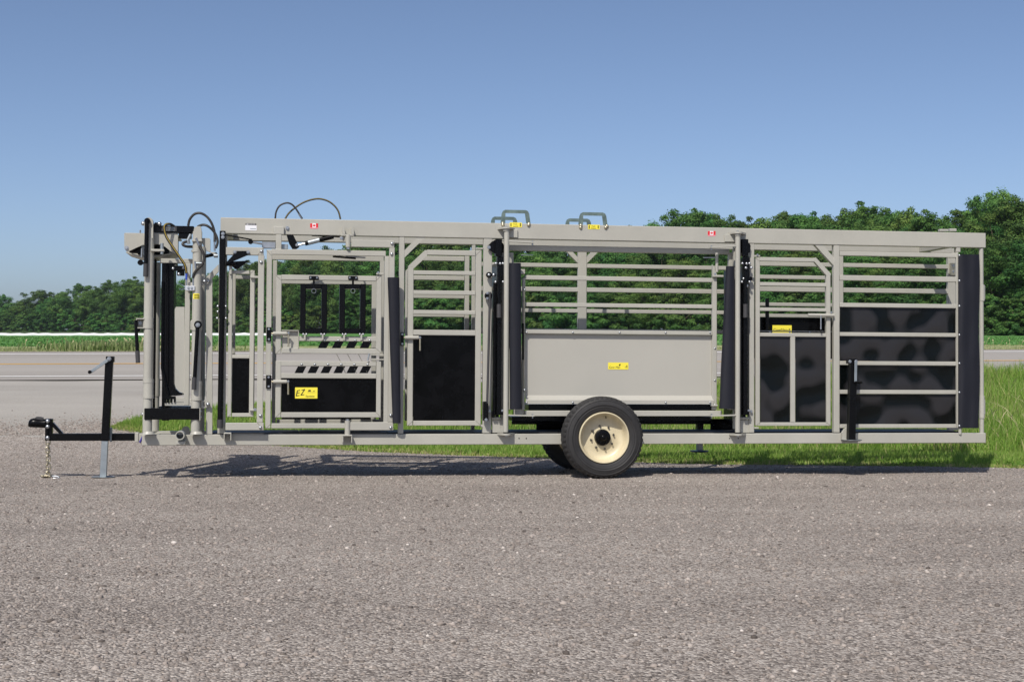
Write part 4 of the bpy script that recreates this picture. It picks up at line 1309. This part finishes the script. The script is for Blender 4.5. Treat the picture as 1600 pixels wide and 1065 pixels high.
bolt(hg, 197.8, 387.5, Yh + .045, 1.5)
tube(hg, 'pivot_pin', [(253, 380, -.09), (253, 397, -.09)], 2.6, GALV, 12); rect(hg, 'pivot_tab', 235.5, 256.5, 389, 392.8, -.11, .06)
tube(hg, 'bolt_stud', [(219, 359.5, .1), (219, 365, .1)], 1.3, STEEL, 8)
rect(hg, 'housing_back', 202, 264, 382, 396, .12, .02, BLACK); rect(hg, 'inner_slide', 239.5, 243.2, 405, 640, .3, .05, BLACK)
# black cross tube and its lever
rect(hg, 'cross_tube', 238, 303, 352.6, 363.5, -.02, .1, BLACK); rect(hg, 'cross_tube_end', 279, 299, 363.7, 372.5, -.01, .08, BLACK)
poly(hg, 'yoke_plate', [(239, 352.5), (242, 347.5), (250, 347.8), (252, 352.5)], -.03, .02, BLACK)
for x, y in ((223.8, 349.3), (249.2, 349.8)): bolt(hg, x, y, -.03, 1.5, DOME)
rect(hg, 'name_plate', 252.5, 276, 354, 361, -.023, .002, GRIP, .0004)
for k, (a, b) in enumerate(((262, 272), (259, 273), (263, 271), (259, 273))): rect(hg, 'name_plate_line', a, b, 354.8 + 1.6 * k, 355.5 + 1.6 * k, -.0245, .001, GALV, .0002)
tube(hg, 'lever_bar', [(229.5, 344.5, -.11), (228, 414, -.11)], 3.1, BLACK, 12)
disc(hg, 'lever_pivot', 230, 345, 4.4, -.115, .04, BLACK)
tube(hg, 'lever_grip', [(227.8, 412, -.11), (227.3, 432, -.11)], 3.5, GRIP, 14)
# black V-door, grey neck door
rect(hg, 'top_track', 250, 301, 404, 411.2, .03, .06)
poly(hg, 'black_door', [(253, 407.5), (274.5, 407.5), (274.5, 413), (271.8, 415), (271.6, 600), (274, 607), (280, 612.5), (284.5, 614), (284.5, 617), (275, 618), (257.5, 618), (252.2, 585), (251.3, 560), (252.6, 440)], .04, .30, BLACK)
X0, X1 = L(254, 500, .36)[0], L(266, 500, .36)[0]
MB().box(X0, X1, .36, .66, .5, 1.9, .006).build('black_door', BLACK, hg)
tube(hg, 'door_rib', [(254.5, 440, .03), (253.5, 575, .03), (264, 620, .03)], 2.3, BLACK, 8)
tube(hg, 'door_rib', [(262, 412, .03), (262, 600, .035)], 2.0, BLACK, 8)
rect(hg, 'door_shoe', 257, 274, 619, 623.5, .0, .08, BLACK)
for x0, x1 in ((257, 259.5), (261.3, 264.2), (266, 269), (271.3, 274)): rect(hg, 'door_shoe_tooth', x0, x1, 623.6, 628.5, .0, .08, BLACK)
poly(hg, 'neck_panel', [(273, 483), (275, 479.2), (288.3, 479.2), (288.3, 614.5), (280.5, 612), (275, 606.5), (273, 600)], .02, .008)
rect(hg, 'neck_stile', 288.4, 296.6, 411.5, 633.5, .01, .05); rect(hg, 'neck_bottom_bar', 257.5, 288.2, 628.8, 634, .015, .045); rect(hg, 'neck_bottom_bar', 274.2, 288.2, 620.5, 628.6, .013, .045)
rect(hg, 'catch_box', 268, 294, 415, 423, .01, .05, BLACK); rect(hg, 'catch_box', 276.5, 288, 423.2, 430.5, .01, .05, BLACK)
for x, y in ((270.5, 419.5), (286.5, 418.5), (279.5, 428)): bolt(hg, x, y, .01, 1.1, DOME)
rect(hg, 'sill_box', 225.3, 311.5, 637.6, 655.3, -.1, .1, BLACK)
rect(hg, 'sill_end', 311.7, 313, 637, 657, -.1, .1); rect(hg, 'sill_shelf', 248, 300, 635, 637.3, .05, .3, BLACK)
for y in (642.5, 651): bolt(hg, 313.5, y, -.06, .9, DOME)
bolt(hg, 223, 646.5, -.06, .9, DOME)
rect(hg, 'side_block', 223.3, 226, 621.5, 629.5, -.06, .04); rect(hg, 'side_block', 296.2, 301, 623, 630.5, -.06, .04)
# clamp with open box and hanging lever, first post
vpipe(hg, 'clamp', 231.8, 496.5, 513, 7.8, Yh, n=28)
rect(hg, 'clamp_box', 212.3, 226, 497, 498.8, -.09, .08); rect(hg, 'clamp_box', 212.3, 226, 511.2, 513, -.09, .08); rect(hg, 'clamp_box', 212.3, 214, 498.9, 511.1, -.09, .08); rect(hg, 'clamp_box', 214, 226, 499, 511, -.02, .01)
bolt(hg, 218.2, 504.5, -.02, 1.4)
poly(hg, 'clamp_lug', [(213, 513.2), (220, 513.2), (218.5, 518), (214, 518)], -.06, .03, BLACK)
tube(hg, 'lever_bar', [(212.3, 500, -.08), (212.8, 515, -.08), (214.6, 550, -.08)], 2.6, BLACK, 12); tube(hg, 'lever_grip', [(214.7, 548, -.08), (215.6, 567, -.08)], 3.3, GRIP, 14)
# clamp and lever, second post
vpipe(hg, 'clamp', 307, 499.5, 516, 7.8, Yh, n=28); rect(hg, 'clamp_box', 297.4, 301, 501, 515.5, -.08, .06)
disc(hg, 'lever_pivot', 309.3, 507, 5.8, -.125, .03, BLACK); bolt(hg, 309, 507.5, -.125, 1.5)
tube(hg, 'lever_bar', [(308.6, 511, -.12), (304, 592, -.12)], 2.9, BLACK, 12); tube(hg, 'lever_grip', [(303.6, 589, -.12), (302.8, 608.5, -.12)], 3.3, GRIP, 14)
# valve block, ball valve, warning label
rect(hg, 'valve_block', 289.2, 304.5, 446.2, 454, -.1, .06, ALU)
for x in (294.5, 299.5): bolt(hg, x, 450, -.1, .9)
rect(hg, 'valve_mount', 289, 313, 441, 447, -.04, .04)
tube(hg, 'ball_valve', [(291.3, 426, -.08), (291.3, 437, -.08)], 1.6, BLUE, 10); tube(hg, 'fitting', [(291.3, 437, -.08), (291.3, 446.5, -.08)], 1.4, STEEL, 8)
tube(hg, 'fitting', [(301.8, 433, -.08), (301.8, 446.5, -.08)], 1.4, STEEL, 8)
X_, Z_ = L(307.3, 463, Yh)
lab = MB(); n_ = 9; r_ = .0416; vs = []
for k in range(n_):
    a = R(-90 - 44 + 88 * k / (n_ - 1)); vs += [(X_ + r_ * math.cos(a), Yh + r_ * math.sin(a), Z_ - .024), (X_ + r_ * math.cos(a), Yh + r_ * math.sin(a), Z_ + .024)]
lab.add(vs, [(2 * k, 2 * k + 2, 2 * k + 3, 2 * k + 1) for k in range(n_ - 1)])
lab.build('warning_label', YEL, hg, True)
for k in range(3): rect(hg, 'label_line', 303.5, 311, 460 + 2.4 * k, 460.9 + 2.4 * k, Yh - .0425, .001, INK, .0002)
# head linkage on the second post
poly(hg, 'link_bracket', [(315, 372), (327, 372), (328.5, 374), (328.5, 392), (330, 394), (338, 394), (336, 398), (322, 391), (315, 379)], -.04, .05)
tube(hg, 'link_cylinder', [(318, 401, .0), (339, 396.5, .0)], 2.6, BLACK, 10); tube(hg, 'fitting', [(335, 377, -.05), (335.5, 392, -.05)], 1.3, STEEL, 8)
tube(hg, 'link_cylinder', [(334, 399.5, -.03), (340.5, 399.5, -.03)], 3.0, GALV, 10)
tube(hg, 'fitting', [(306, 372, -.1), (311.5, 385, -.1)], 1.9, STEEL, 8); tube(hg, 'fitting', [(298, 366, -.06), (293, 376, -.06)], 2.2, GALV, 8)
tube(hg, 'fitting', [(294, 375, -.06), (295, 381, -.06)], 2.4, GALV, 8)
tube(hg, 'fitting', [(304.5, 408, -.1), (305.5, 420, -.1)], 1.3, STEEL, 8); tube(hg, 'fitting', [(306, 411, -.1), (315, 411, -.1)], 1.3, GALV, 8)
vpipe(hg, 'post_sleeve', 307, 390.5, 394, 7.5, Yh, n=28)
vpipe(hg, 'post_rib', 317.5, 412, 428, 3, .06)
# swing arm post beside the second post
sa = empty('front_swing_post', ROOT)
poly(sa, 'post', [(322, 433), (331.5, 424.5), (331.5, 678), (322, 678)], .0, .07)
poly(sa, 'diagonal', [(322, 433), (341.3, 413), (341.3, 424), (331.5, 434.5), (331.5, 438)], .004, .062)
rect(sa, 'lug', 313.5, 320, 431, 446, -.03, .04); disc(sa, 'lug_ring', 321.5, 440, 4.2, -.02, .02, GREY); bolt(sa, 319.5, 439.5, -.035, 1.3, DOME); bolt(sa, 325.5, 439.3, -.01, 1.3, DOME)
rect(sa, 'lug', 313.5, 321, 625, 638, -.03, .04); disc(sa, 'lug_ring', 322, 631, 4.8, -.03, .02, GREY); bolt(sa, 325, 631.3, -.035, 1.4, DOME)
# side outlet pipe sleeve at the foot
zp = L(281, 679.5, -.1)
sl = MB(); a0 = P3(281, 680, -.16)
sl.lathe([(.039, .0), (.039, .16), (.031, .16), (.031, .0)], 28, Matrix.Translation(a0), True)
so = sl.build('pole_socket', GREY, hg, True)
rect(hg, 'socket_cradle', 274, 289.5, 689, 694.5, -.13, .128)
disc(hg, 'round_foot', 290, 672, 6, .25, .05, GREY)

# ---- hoses
hs = empty('hydraulic_hoses', ROOT)
def hose(pts, r=2.0, stripe=True, sw=.36):
    q = spline([P3(*p) for p in pts], 10)
    o = MB().tube(q, r / 170, 12).build('hose', HOSE, hs, True)
    if stripe:
        s = [p + Vector((.0, -r / 170 * .82, r / 170 * .35)) for p in q]
        MB().tube(s, r / 170 * sw, 6).build('stripe', HYEL, o, True)
    return o
hose([(272, 353.5, -.01), (266, 350.2, -.05), (259, 351, -.09), (256.6, 357, -.1), (260, 370, -.1), (270, 386, -.1), (281, 402, -.1), (289, 415, -.09), (291.2, 427, -.08)], 1.9)
hose([(294, 353, 0), (296.5, 343, -.01), (303.5, 334.8, -.02), (312.5, 333, -.03), (322, 337.5, -.03), (330, 347.5, -.04), (335, 362, -.04), (335.5, 378, -.05)], 1.9, False)
hose([(309, 354, -.03), (317, 351.3, -.05), (325, 353.5, -.06), (333.5, 361, -.05), (338.5, 370, -.05), (340, 379, -.05), (337, 388, -.05)], 1.9, False)
hose([(303, 385.6, .0), (292, 385, -.06), (286, 382.5, -.07), (287, 379, -.06), (294, 376.7, -.05)], 2.1, False)
hose([(311.5, 384, -.1), (317, 394, -.11), (319, 403, -.11), (316, 413, -.11), (308, 421, -.1), (303, 428, -.09), (301.8, 434, -.08)], 2.0, False)
hose([(430, 342, .2), (431.5, 331, .2), (437, 321.5, .2), (447, 317.2, .2), (455, 318.8, .2), (461.5, 325, .2), (468, 335, .2), (472.5, 342, .2)], 1.35, False)
hose([(445.5, 342, .25), (451, 333.5, .25), (460, 325.5, .25), (473, 317, .25), (487, 312, .25), (500, 310.8, .25), (513, 314.5, .25), (523, 322, .25), (529, 331, .25), (532, 342.5, .25)], 1.35, True, .22)
tube(hs, 'hose_fitting', [(467, 334, .2), (471.5, 341, .2)], 1.5, STEEL, 8)

# ---- lifting handles on the roof rails
def handle(x0, x1, yt, yb, Y, lean=2.0, bolts=True, m=GREENZ):
    g = empty('lift_handle', ROOT)
    w = 6.6
    out = [(x0 - lean, yb), (x0, yt + 6), (x0 + 2, yt + 1.8), (x0 + 5.5, yt), (x1 - 5.5, yt + .5), (x1 - 2, yt + 2.2), (x1, yt + 6.5), (x1 + lean, yb)]
    inn = [(x1 + lean - w, yb), (x1 - w, yt + 5.7), (x0 + w - .8, yt + 5.1), (x0 + lean * 0 + w - 1, yb)]
    poly(g, 'grip', out + inn, Y, .008, m)
    if bolts:
        for xx in (x0 + 1.6, x1 - 1.2): bolt(g, xx, yb + 2.4, -.003, 1.25, GDOME)
    return g
handle(784, 827, 327.8, 349, -.0 + .084); handle(905.5, 947.5, 331.5, 353, .084)
handle(767.5, 808, 338.4, 355, W + .004, 1, False); handle(884, 923.3, 341.2, 356, W + .004, 1, False)
for xx, yy in ((785.5, 349), (826.5, 350)): bolt(FR, xx, yy, -.001, 1.25, GDOME)
for xx, yy in ((907.5, 352.2), (948.3, 353.2)): bolt(FR, xx, yy, -.001, 1.25, GDOME)

# ---- wheels
def wheel(loc, flip):
    g = empty('wheel', ROOT, loc)
    if flip: g.rotation_euler = (0, 0, math.pi)
    Rr = .372
    # tyre: sidewall beads, shoulder, grooved tread; outer face at y = 0, inner at .215
    prof = [(.232, .030), (.236, .014), (.246, .008), (.258, .0045), (.272, .003), (.276, .0005), (.279, .003), (.292, .002), (.296, -.0015), (.299, .002), (.312, .004),
            (.330, .009), (.334, .007), (.338, .012), (.350, .020), (.353, .018), (.356, .024), (.364, .034), (.369, .044), (.3715, .062),
            (.362, .064), (.362, .072), (.372, .074), (.372, .100), (.362, .102), (.362, .112), (.372, .114), (.372, .140), (.362, .142), (.362, .150), (.3715, .152),
            (.369, .170), (.356, .190), (.330, .206), (.290, .212), (.25, .205), (.232, .185)]
    tb = MB(); n = 144
    vs = []; fs = []
    for i, (r, h) in enumerate(prof):
        for k in range(n):
            a = 2 * math.pi * k / n
            rr = r
            if .352 < r < .3705 and (k % 3 == 0) and (h < .06 or h > .15): rr = r - .010
            if r >= .3715 and k % 3 == 0 and (h < .075 or h > .14): rr = r - .008
            vs.append((rr * math.cos(a), h, rr * math.sin(a)))
    for i in range(len(prof) - 1):
        for k in range(n):
            fs.append((i * n + k, i * n + (k + 1) % n, (i + 1) * n + (k + 1) % n, (i + 1) * n + k))
    tb.add(vs, fs).build('tyre', TYRE, g, True)
    rm = MB()
    rm.lathe([(.231, .034), (.232, .010), (.228, .004), (.222, .003), (.217, .009), (.213, .022), (.207, .040), (.200, .060), (.196, .078), (.184, .092), (.166, .100),
              (.150, .102), (.120, .100), (.095, .092), (.075, .090), (.073, .094), (.073, .13), (.20, .14), (.232, .18)], 96)
    rim = rm.build('rim', CREAM, g, True)
    hb = MB(); hb.lathe([(.0001, .026), (.010, .026), (.020, .029), (.026, .036), (.028, .046), (.034, .047), (.038, .052), (.040, .056), (.062, .058), (.070, .062), (.0725, .072), (.0725, .13)], 48)
    hub = hb.build('hub', BLACK, g, True)
    for k in range(8):
        a = 2 * math.pi * (k + .28) / 8
        nb = MB(); nb.lathe([(.0001, -.020), (.006, -.020), (.0095, -.017), (.010, .0), (.013, .002)], 6)
        o = nb.build('lug_nut', NUT, g)
        o.location = (.105 * math.cos(a), .094, .105 * math.sin(a))
    vs_ = MB(); vs_.tube([(.03, .085, .19), (.025, .055, .175)], .005, 8)
    vs_.build('valve_stem', BLACK, g)
    return g
NUT = mat('dark_nut', (.10, .095, .085), .45, metal=.6)
TYRE = mat('tyre_rubber', (.026, .025, .025), .62, spec=.4, var=.25, vscale=9, bump=.06, bscale=90)
Xw = P3(944.5, 683, -.26).x
wheel((Xw, -.262, .364), False); wheel((Xw, W + .08 + .262, .364), True)
ax_ = empty('axle', ROOT)
MB().tube([(Xw, -.06, .372), (Xw, W + .14, .372)], .038, 20).build('axle_tube', BLACK, ax_, True)
for y in (.02, W + .0): MB().box(Xw - .3, Xw + .3, y, y + .055, .3, .288, .003).build('leaf_spring', BLACK, ax_)

# ---- drawbar, coupler and chain
YT = W / 2 + .02
dbm = empty('drawbar', ROOT)
rect(dbm, 'drawbar_tube', 78, 211, 677, 688.3, YT - .035, .07, BLACK)
rect(dbm, 'drawbar_socket', 210.5, 216.5, 675.5, 690.5, YT - .05, .1); rect(dbm, 'drawbar_socket', 216.6, 232, 677, 689, YT - .044, .088)
tube(dbm, 'lock_pin', [(218.5, 691, YT - .06), (223.5, 681, YT - .06)], 1.6, PURP, 10)
rect(dbm, 'coupler_plate', 70.3, 75.5, 654, 688, YT - .04, .08, BLACK); rect(dbm, 'coupler_plate', 75.7, 81.6, 654, 688, YT - .032, .064, BLACK)
poly(dbm, 'coupler_brace', [(81.6, 659.5), (84, 660.5), (98.5, 676.6), (92, 676.8), (81.6, 666)], YT - .02, .04, BLACK)
for y in (657.5, 666.2, 683.5): bolt(dbm, 74.6, y, YT - .042, 1.5, DOME)
cp = MB(); segs = 14
# cast coupler: ball cup in front, neck and latch cover behind
ring = []
cxy = [(44.2, 663.5, 2.2), (45.2, 662, 4.8), (48, 661, 6.6), (52, 660.5, 7.4), (56, 660.5, 7.6), (60, 661, 7.2), (66, 661.5, 7.0), (71, 661.5, 7.2)]
vs = []; fs = []
for (x, y, r) in cxy:
    p = P3(x, y, YT)
    for k in range(segs):
        a = 2 * math.pi * k / segs
        vs.append((p.x, p.y + r / 170 * 1.05 * math.cos(a), p.z + r / 170 * max(math.sin(a), -.9)))
for i in range(len(cxy) - 1):
    for k in range(segs): fs.append((i * segs + k, i * segs + (k + 1) % segs, (i + 1) * segs + (k + 1) % segs, (i + 1) * segs + k))
fs.append(tuple(range(segs - 1, -1, -1))); fs.append(tuple(range((len(cxy) - 1) * segs, len(cxy) * segs)))
cpo = cp.add(vs, fs).build('coupler', BLACK, dbm, True)
poly(cpo, 'latch', [(52, 658), (53, 653.5), (57, 650.8), (63, 651), (67, 652.5), (67, 656), (60, 656)], YT - .022, .044, GRIP)
def link_mesh():
    b = MB(); pts = []
    for k in range(24):
        a = 2 * math.pi * k / 24
        pts.append(Vector((.017 * math.cos(a), 0, .0135 * math.sin(a) + (.013 if math.sin(a) > 0 else -.013))))
    pts.append(pts[0].copy()); b.tube(pts, .0062, 7, False)
    me = b.mesh('chain_link'); me.materials.append(GOLD)
    me.polygons.foreach_set('use_smooth', [True] * len(me.polygons)); return me
LK = link_mesh()
ch = empty('safety_chain', ROOT)
pa, pb = P3(75, 690, YT), P3(75.2, 741, YT)
nl = 9
for k in range(nl):
    o = link('chain_link', LK, None, ch)
    o.location = pa.lerp(pb, k / (nl - 1)) + Vector((.003 * math.sin(k * 2.2), 0, 0)); o.rotation_euler = (0, .08 * math.sin(k * 1.7), (math.pi / 2 if k % 2 else .15))
zg = P3(75, 745, YT).z
for k, (dx_, dy_, rz) in enumerate(((-.02, -.02, .4), (.004, -.03, 1.8), (.02, .0, 2.6), (-.03, .015, 1.1), (-.045, -.01, .2))):
    o = link('chain_link', LK, None, ch)
    o.location = (pb.x + dx_, YT + dy_, zg + .008 + .006 * (k % 2)); o.rotation_euler = (1.4, .2, rz)
hk = spline([P3(79, 744.5, YT - .02), P3(84, 743.5, YT - .03), P3(90, 744, YT - .04), P3(92.5, 746, YT - .05), P3(88, 747, YT - .06), P3(83, 746.6, YT - .06)], 6)
MB().tube(hk, .0075, 8).build('safety_hook', STEEL, ch, True)

# ---- jacks
jk = empty('tongue_jack', ROOT)
YJ = YT - .085
beam(jk, 'outer_tube', (171, 565, YJ), (164.6, 688, YJ), .068, .068, BLACK)
beam(jk, 'inner_tube', (164.2, 688, YJ), (161.2, 746.5, YJ), .056, .056, GALV)
p = P3(161, 747, YJ)
ft = MB(); ft.lathe([(.0001, 0), (.075, 0), (.10, .010), (.104, .008), (.078, -.008), (.0001, -.008)], 28, Matrix.Translation(p + Vector((0, 0, .008))) @ Matrix.Rotation(R(90), 4, 'X'))
ft.build('foot_plate', GALV, jk, True)
rect(jk, 'cap', 165.2, 178, 556.5, 565.5, YJ - .04, .08, BLACK); bolt(jk, 170.5, 560.5, YJ - .042, 1.5)
beam(jk, 'crank_arm', (168, 562.5, YJ - .055), (142, 580.5, YJ - .055), .028, .008, GALV)
q0 = P3(140.5, 581, YJ - .06)
MB().tube([q0 + Vector((0, .01, 0)), q0 + Vector((.01, -.10, .0))], .016, 12).build('crank_knob', BLACK, jk, True)
rect(jk, 'mount_plate', 171.5, 174.5, 668, 690, YJ + .03, .06, GALV); 

rj = empty('rear_jack', ROOT)
YR = -.09
beam(rj, 'outer_tube', (1332.5, 563, YR), (1329.6, 686.5, YR), .066, .066, BLACK)
rect(rj, 'cap', 1326, 1339, 560.5, 568, YR - .035, .07, BLACK); bolt(rj, 1337.5, 564.5, YR - .04, 1.3); bolt(rj, 1328, 564.5, YR - .036, 1.2)
beam(rj, 'crank_arm', (1337.3, 565, YR - .05), (1336.8, 597, YR - .05), .026, .008, GALV)
q0 = P3(1337, 597, YR - .05)
MB().tube([q0 + Vector((-.005, .005, 0)), q0 + Vector((.035, -.06, -.002))], .0125, 12).build('crank_knob', BLACK, rj, True)
p = P3(1330.5, 687.5, YR)
ft = MB(); ft.lathe([(.0001, 0), (.075, 0), (.098, .008), (.100, .006), (.078, -.007), (.0001, -.007)], 28, Matrix.Translation(p) @ Matrix.Rotation(R(90), 4, 'X'))
ft.build('foot_plate', GALV, rj, True)
poly(rj, 'mount_plate', [(1316, 676), (1320, 670), (1323.5, 668), (1323.5, 687), (1316, 687)], -.04, .035)
fj = empty('rear_jack', ROOT)
YF = W + .17
beam(fj, 'outer_tube', (1093, 560, YF), (1093, 672, YF), .066, .066, BLACK)
beam(fj, 'inner_tube', (1093, 672, YF), (1093, 703, YF), .054, .054, GALV)
p = P3(1092.5, 705, YF)
ft = MB(); ft.lathe([(.0001, 0), (.07, 0), (.092, .010), (.095, .008), (.075, -.006), (.0001, -.006)], 28, Matrix.Translation(p) @ Matrix.Rotation(R(90), 4, 'X'))
ft.build('foot_plate', mat('blue_grey_steel', (.06, .10, .16), .4, metal=.5), fj, True)

# ---- decals and lettering
def text(par, s, x, y, hpx, Y, m=INK, shear=0.0, rot=0.0, stretch=1.0, name='lettering'):
    cu = bpy.data.curves.new('txt', 'FONT'); cu.body = s; cu.size = hpx / 170 * 1.38; cu.shear = shear; cu.resolution_u = 3
    to = bpy.data.objects.new('txt', cu); COL.objects.link(to)
    dg = bpy.context.evaluated_depsgraph_get()
    me = bpy.data.meshes.new_from_object(to.evaluated_get(dg))
    bpy.data.objects.remove(to)
    me.materials.clear(); me.materials.append(m)
    o = link(name, me, None, par)
    o.location = P3(x, y, Y); o.rotation_euler = (R(90), rot, 0); o.scale = (stretch, 1, 1)
    return o
def stroke(par, pts, wpx, Y, m=INK, name='lettering'):
    b = MB()
    for A, B in zip(pts[:-1], pts[1:]):
        a, c = P3(*A, Y), P3(*B, Y); t = (c - a).normalized(); n = Vector((-t.z, 0, t.x)) * wpx / 340
        a -= t * wpx / 500; c += t * wpx / 500
        b.add([a - n, c - n, c + n, a + n], [(0, 1, 2, 3)])
    return b.build(name, m, par)
YP = Yd + .02
d = rect(ld, 'decal', 461, 496, 605, 622.2, YP - .002, .0015, YEL, .0003)
YP -= .0032
stroke(d, [(463, 618.2), (464.6, 610)], 1.4, YP); stroke(d, [(464.4, 610.2), (468.6, 609.3)], 1.0, YP - .0002); stroke(d, [(464.2, 614), (467.8, 613.3)], .9, YP - .0002); stroke(d, [(463, 618.2), (467.6, 617.4)], 1.0, YP - .0002)
stroke(d, [(471.5, 609.3), (476, 608)], 1.1, YP); stroke(d, [(476, 608.2), (470.2, 617)], 1.3, YP - .0002); stroke(d, [(470.2, 617), (475, 616.2)], 1.0, YP)
text(d, 'Squeeze', 477.2, 620, 3.0, YP, shear=.2, stretch=.98)
poly(d, 'emblem', [(481, 610.4), (482.5, 609.4), (482.3, 608), (483.4, 609), (485, 608.6), (485.8, 610), (485.2, 612), (484.4, 610.9), (483, 611.2), (482.4, 611.8)], YP, .0006, INK)
poly(d, 'emblem', [(489, 611.8), (489.8, 610.3), (491.6, 610), (492.2, 610.7), (490.4, 611)], YP, .0006, INK)
rect(d, 'emblem', 480, 493, 612.5, 613.1, YP, .0006, mat('olive_ink', (.45, .40, .05), .5), .0001)
d = rect(mid, 'decal', 950.2, 982, 566.2, 577, .0425, .0015, YEL, .0003)
text(d, 'Cow', 951.6, 575, 3.4, .0415, shear=.1, stretch=.95); text(d, 'Man', 961.8, 575, 3.4, .0415, shear=.1, stretch=.95); text(d, '-R', 976, 574.6, 4.4, .0415, shear=.1, stretch=.9)
poly(d, 'emblem', [(966.8, 571), (967.5, 569.3), (968.6, 568.2), (970, 569), (969.3, 570.2), (968.3, 571.3)], .0413, .0006, INK)
for k, (x0, x1, y0, y1, l1, l2) in enumerate(((796.5, 815.3, 347.6, 355, 'Push', 'Lower'), (918.8, 937, 351, 358.2, 'Push', 'Down'))):
    d = rect(FR, 'decal', x0, x1, y0, y1, -.0018, .0015, YEL, .0003)
    for xx in (x0 + 1.2, x1 - 3.0): rect(d, 'arrow_mark', xx, xx + 1.4, y0 + 1.2, y1 - 1.2, -.0026, .0006, INK, .0001)
    text(d, l1, x0 + 5.6, y0 + 3.5, 2.3, -.0026); text(d, l2, x0 + 5.0, y1 - .6, 2.3, -.0026)
text(rpf, 'CowMan-R', 1208, 516.5, 3.9, .2555, shear=.1, stretch=1.2)
def flag(x0, y0, w=12.4, h=6.4):
    d = rect(FR, 'flag_decal', x0, x0 + w, y0, y0 + h, -.0018, .0015, WHITE, .0003)
    rect(d, 'flag_bar', x0, x0 + w * .27, y0, y0 + h, -.0026, .0006, RED, .0001); rect(d, 'flag_bar', x0 + w * .73, x0 + w, y0, y0 + h, -.0026, .0006, RED, .0001)
    cx, cy, s = x0 + w / 2, y0 + h * .5, h * .036
    leaf = [(0, -10), (2, -6), (4.5, -7), (3.5, -1.5), (7, -4.5), (7.5, -3), (10.5, -3.5), (9, -.5), (10.5, .7), (5.5, 4.5), (6, 6.2), (.6, 5.5), (.6, 9)]
    pts = leaf + [(-a, b) for a, b in leaf[::-1]]
    poly(d, 'maple_leaf', [(cx + a * s, cy + b * s) for a, b in pts[:-1]], -.0026, .0006, RED)
    rect(d, 'flag_caption', x0, x0 + w, y0 + h + .1, y0 + h + 1.9, -.0018, .0015, PINK, .0003)
flag(484.6, 349); flag(1106, 361, 12, 6)
d = rect(FR, 'name_label', 383.2, 401, 352, 360, -.0018, .0015, WHITE, .0003)
rect(d, 'label_header', 383.8, 400.3, 349, 351.9, -.0018, .0015, INK, .0003)
rect(d, 'label_line', 391, 400, 356.8, 358, -.0024, .0005, GALV, .0001)
for k in range(5): rect(d, 'label_line', 387.5 + 2.4 * k, 389.2 + 2.4 * k, 350, 350.9, -.0024, .0005, WHITE, .0001)
rect(d, 'label_line', 385.3, 386.9, 349.6, 351.4, -.0024, .0005, WHITE, .0001)

# ---- mitre and weld seams at the frame corners
SEAM = mat('weld_seam', (.21, .20, .17), .6)
def seam(par, a, b, Y): stroke(par, [a, b], .7, Y - .0007, SEAM, 'weld_seam')
for par, Y, segs in ((ud, Yd, (((431.3, 430), (439.4, 438)), ((596, 430), (588, 438)), ((431.3, 552.4), (439.4, 544.2)), ((596, 552.4), (588, 544.2)))),
                     (ld, Yd, (((430.6, 651.8), (438.8, 643.9)), ((595, 651.8), (588, 643.9)))),
                     (sq, Ys, (((415.8, 390.5), (423.8, 398.8)), ((415.8, 668.8), (423.8, 661.2)))),
                     (ng, -.02, (((356.4, 650.8), (362.2, 645)), ((396.8, 650.8), (390.2, 645)), ((396.8, 422.4), (390.2, 428)))),
                     (g1, .01, (((637.2, 664.6), (645.4, 657)), ((751.8, 664.8), (743.2, 657)), ((751.8, 391), (743.2, 399)))),
                     (g2, .008, (((1181.2, 664.8), (1187.4, 659.7)), ((1297.8, 664.8), (1291.7, 659.7)), ((1181.2, 403), (1187.4, 408.6)))),
                     (fc, -.075, (((402.5, 398.4), (411.7, 386.6)), ((402.5, 660.5), (411.7, 671.8))))):
    for a, b in segs: seam(par, a, b, Y)
